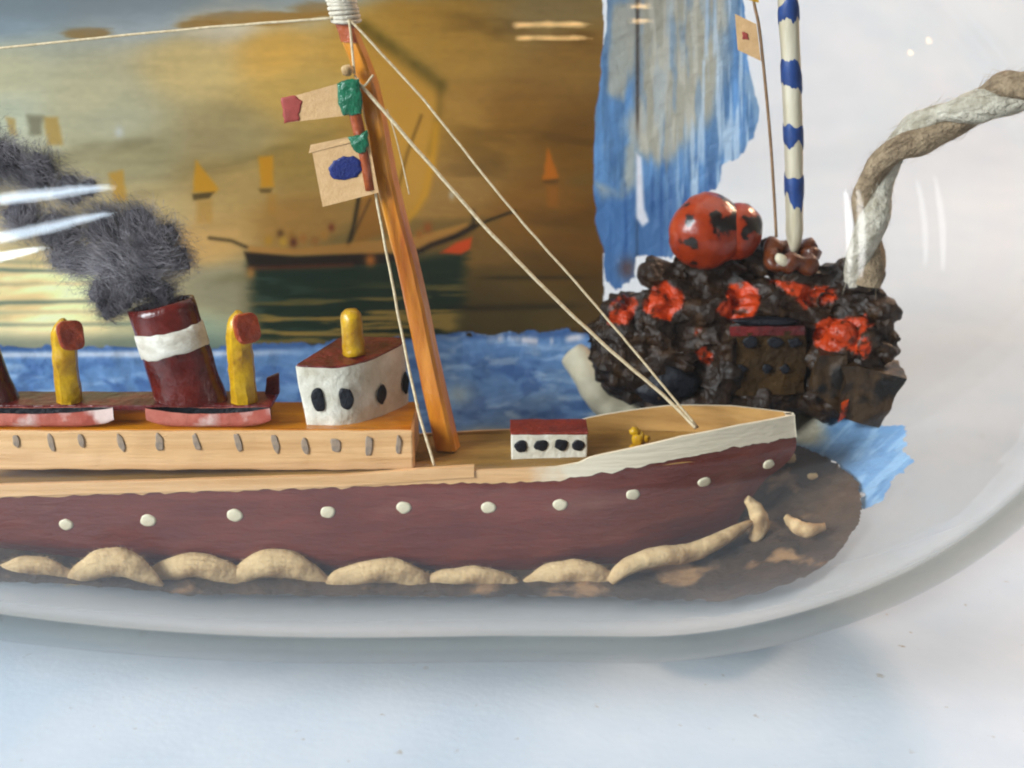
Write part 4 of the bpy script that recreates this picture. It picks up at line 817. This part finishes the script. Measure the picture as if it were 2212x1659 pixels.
mb = MB().hexa([at_y(1578, 726, YH-0.3), at_y(1738, 724, YH-0.3), at_y(1738, 724, YH+3), at_y(1578, 726, YH+3), at_y(1576, 706, YH-0.3), at_y(1738, 704, YH-0.3), at_y(1738, 704, YH+3), at_y(1576, 706, YH+3)], (8, 2, 2)); build(rough_up(mb, 0.15, 0.5), 'red_lintel', 'maroon_paint', HSE, smooth='auto')
for k, (x, y, w, h, pw) in enumerate([(1622, 740, 17, 13, 2), (1674, 739, 16, 12, 2), (1718, 740, 15, 11, 2), (1600, 798, 14, 11, 1.5), (1656, 797, 14, 13, 1.2), (1696, 798, 13, 13, 1.2)]):
    build(MB().oval(at_y(x, y, YH-0.45), Vector((1, 0, 0)), Vector((0, 0, 1)), w*0.067, h*0.067, 0.12, 16, 0.2, k*4.0, pw), 'window', 'black_paint', HSE)
# round red dome in two lobes
c = at_y(1526, 503, 26); DOME = build(MB().ball(c, (5.5, 5.0, 5.4), 40, 26, 0.10, 0.8, 3), 'red_dome', 'dome_red', ISL, label='rounded dome in chipped red and black paint')
build(MB().ball(at_y(1590, 500, 26.4), (3.9, 4.2, 4.3), 30, 20, 0.08, 0.9, 8, Matrix.Rotation(0.35, 3, 'Y')), 'dome_lobe', 'dome_red', DOME)
# rusty ring holding the pole
c = at_y(1710, 552, 24.5); pth = [c+Vector((3.0*math.cos(t), 2.4*math.sin(t), 0.9*math.sin(t)+0.4*math.sin(3*t))) for t in np.linspace(0.3, 2*math.pi+0.1, 44)]
build(rough_up(MB().tube(pth, [1.35+0.3*math.sin(i*0.9) for i in range(44)], 12), 0.5, 0.5, 3), 'rusty_ring', 'rust_ring', ISL); build(MB().ball(at_y(1690, 562, 21.6), (1.3, 0.7, 0.8), 12, 8, 0.1, 1, 1, Matrix.Rotation(0.6, 3, 'Y')), 'pale_pebble', 'foam_cream', ISL)

# ------------------------------------------------------------------ striped pole, little flag, rope
YP = 24.6; base = at_y(1716, 548, YP); top = at_y(1700, -120, YP); n = 40; pth = [base*(1-t)+top*t+Vector((0.25*math.sin(t*4), 0, 0)) for t in np.linspace(0, 1, n)]
pr = [0.35, 0.8, 1.1, 1.25]+[1.3+0.15*t for t in np.linspace(0, 1, n-4)]
POLE = build(rough_up(MB().tube(pth, pr, 16), 0.08, 0.5), 'striped_pole', 'pole_cream', label='cream pole with ragged blue bands standing on the islet', cat='pole')
for k, (y0, y1, sl) in enumerate([(18, 56, 16), (140, 194, 10), (266, 306, 6), (378, 430, 8), (-90, -55, 10)]):
    P = []; m = 64
    for j in range(6):
        row = []
        for i in range(m):
            a = 2*math.pi*i/m; e0 = y0+sl*math.sin(a+k)+18*noise.noise(Vector((math.cos(a)*0.9, math.sin(a)*0.9, k*7.0+0.4))); e1 = y1+sl*math.sin(a+k)+26*noise.noise(Vector((math.cos(a)*1.2, math.sin(a)*1.2, k*7.0+3.3)))+9*noise.noise(Vector((math.cos(a)*3, math.sin(a)*3, k+0.7)))
            e0, e1 = min(e0, e1-6), max(e1, e0+6)
            py = e0+(e1-e0)*j/5; c = at_y(0, py, YP); t = (c.z-base.z)/(top.z-base.z); ctr = base*(1-t)+top*t+Vector((0.25*math.sin(t*4), 0, 0)); r = 1.3+0.15*t+(0.10 if 0 < j < 5 else 0.0)
            row.append(ctr+Vector((r*math.cos(a), r*math.sin(a), 0)))
        P.append(row)
    build(MB().grid(P, closev=True), 'blue_band', 'pole_blue', POLE)
YW = 22.5
STF = build(MB().tube(catmull([at_y(x, y, YW) for x, y in [(1618, -90), (1628, 0), (1640, 60), (1652, 170), (1664, 300), (1672, 420), (1677, 512)]], 50), 0.22, 8), 'flag_wire', 'wire', label='thin bent wire flagstaff beside the striped pole', cat='flagstaff')
SF = build(sheet([(1588, 30), (1634, 52), (1644, 132), (1594, 108)], YW-0.3, 0.15, (10, 8), 0.15, 7), 'wire_flag', 'paper', smooth='auto', label='tiny tan paper flag with red spot on bent wire', cat='flag')
patch([(1602, 68), (1614, 70), (1616, 86), (1604, 84)], YW-0.4, 0.06, 'red_spot', 'red_flag', SF, 6)
SF2 = build(sheet([(1596, -60), (1624, -50), (1640, 6), (1602, -4)], YW-0.3, 0.15, (8, 6), 0.1, 9), 'upper_wire_flag', 'yellow_paint', smooth='auto', label='yellow paper flag on the bent wire above the tan flag', cat='flag')
rp = [(1862, 612, 23), (1868, 540, 22), (1878, 460, 21), (1892, 392, 20), (1926, 330, 18.5), (1985, 290, 17), (2045, 262, 15), (2105, 232, 13), (2165, 205, 10.5), (2225, 190, 8), (2290, 190, 5), (2330, 260, 2), (2335, 350, 0)]
ctr = catmull([at_y(*p) for p in rp], 180); ROPE = empty('jute_rope', ctr[0], 'frayed two strand jute rope bending up from the islet', 'rope')
def strand(ph, mt, r0, amp, seed):
    path = []; rr = []
    for i, c in enumerate(ctr):
        t = (ctr[min(i+1, 180)]-ctr[max(i-1, 0)]).normalized(); u = Vector((0, 1, 0)); u = (u-t*u.dot(t)).normalized(); w = t.cross(u); a = ph+i*0.085+0.5*math.sin(i*0.045)
        k = amp*(0.75+0.4*noise.noise(Vector((i*0.05, seed, 0)))); path.append(c+u*(k*math.cos(a))+w*(k*math.sin(a))); rr.append(r0*(1+0.35*noise.noise(Vector((i*0.06, seed+3, 1)))))
    mb = MB(); P = []; seg = 22; prev = None
    for i, p in enumerate(path):
        t = (path[min(i+1, 180)]-path[max(i-1, 0)]).normalized(); u = Vector((0, 1, 0.2)); u = (u-t*u.dot(t)).normalized(); w = t.cross(u)
        P.append([p+(u*math.cos(2*math.pi*k/seg+i*0.05)+w*math.sin(2*math.pi*k/seg+i*0.05))*rr[i]*(1+0.16*noise.noise(Vector((math.cos(2*math.pi*k/seg)*4, math.sin(2*math.pi*k/seg)*4, i*0.03+seed)))) for k in range(seg)])
    mb.grid(P, closev=True); o = build(mb, 'strand', mt, ROPE)
    rng = random.Random(int(seed)); fb = MB()
    for _ in range(1300):
        i = rng.randrange(2, 178); t = (path[i+1]-path[i-1]).normalized(); d = Vector((rng.gauss(0, 1), rng.gauss(0, 1), rng.gauss(0, 1))).normalized(); d = (d-t*d.dot(t)).normalized(); q0 = path[i]+d*rr[i]*0.95; ln = rng.uniform(0.6, 3.4); dr = (t*rng.choice((-1, 1))+d*rng.uniform(0.03, 0.4)).normalized(); q1 = q0+dr*ln*0.5+d*0.05; q2 = q0+dr*ln+Vector((0, 0, rng.uniform(-0.3, 0.3)))
        k = len(fb.v); s = t.cross(d)*0.035; fb.v += [q0-s, q0+s, q1+s, q1-s, q2]; fb.f += [(k, k+1, k+2, k+3), (k+3, k+2, k+4)]
    build(fb, 'loose_fibre', mt, o, smooth=False, merge=False, kind='stuff')
strand(0.6, 'rope_pale', 1.85, 1.35, 2.0); strand(0.6+math.pi, 'rope_brown', 1.75, 1.35, 11.0)
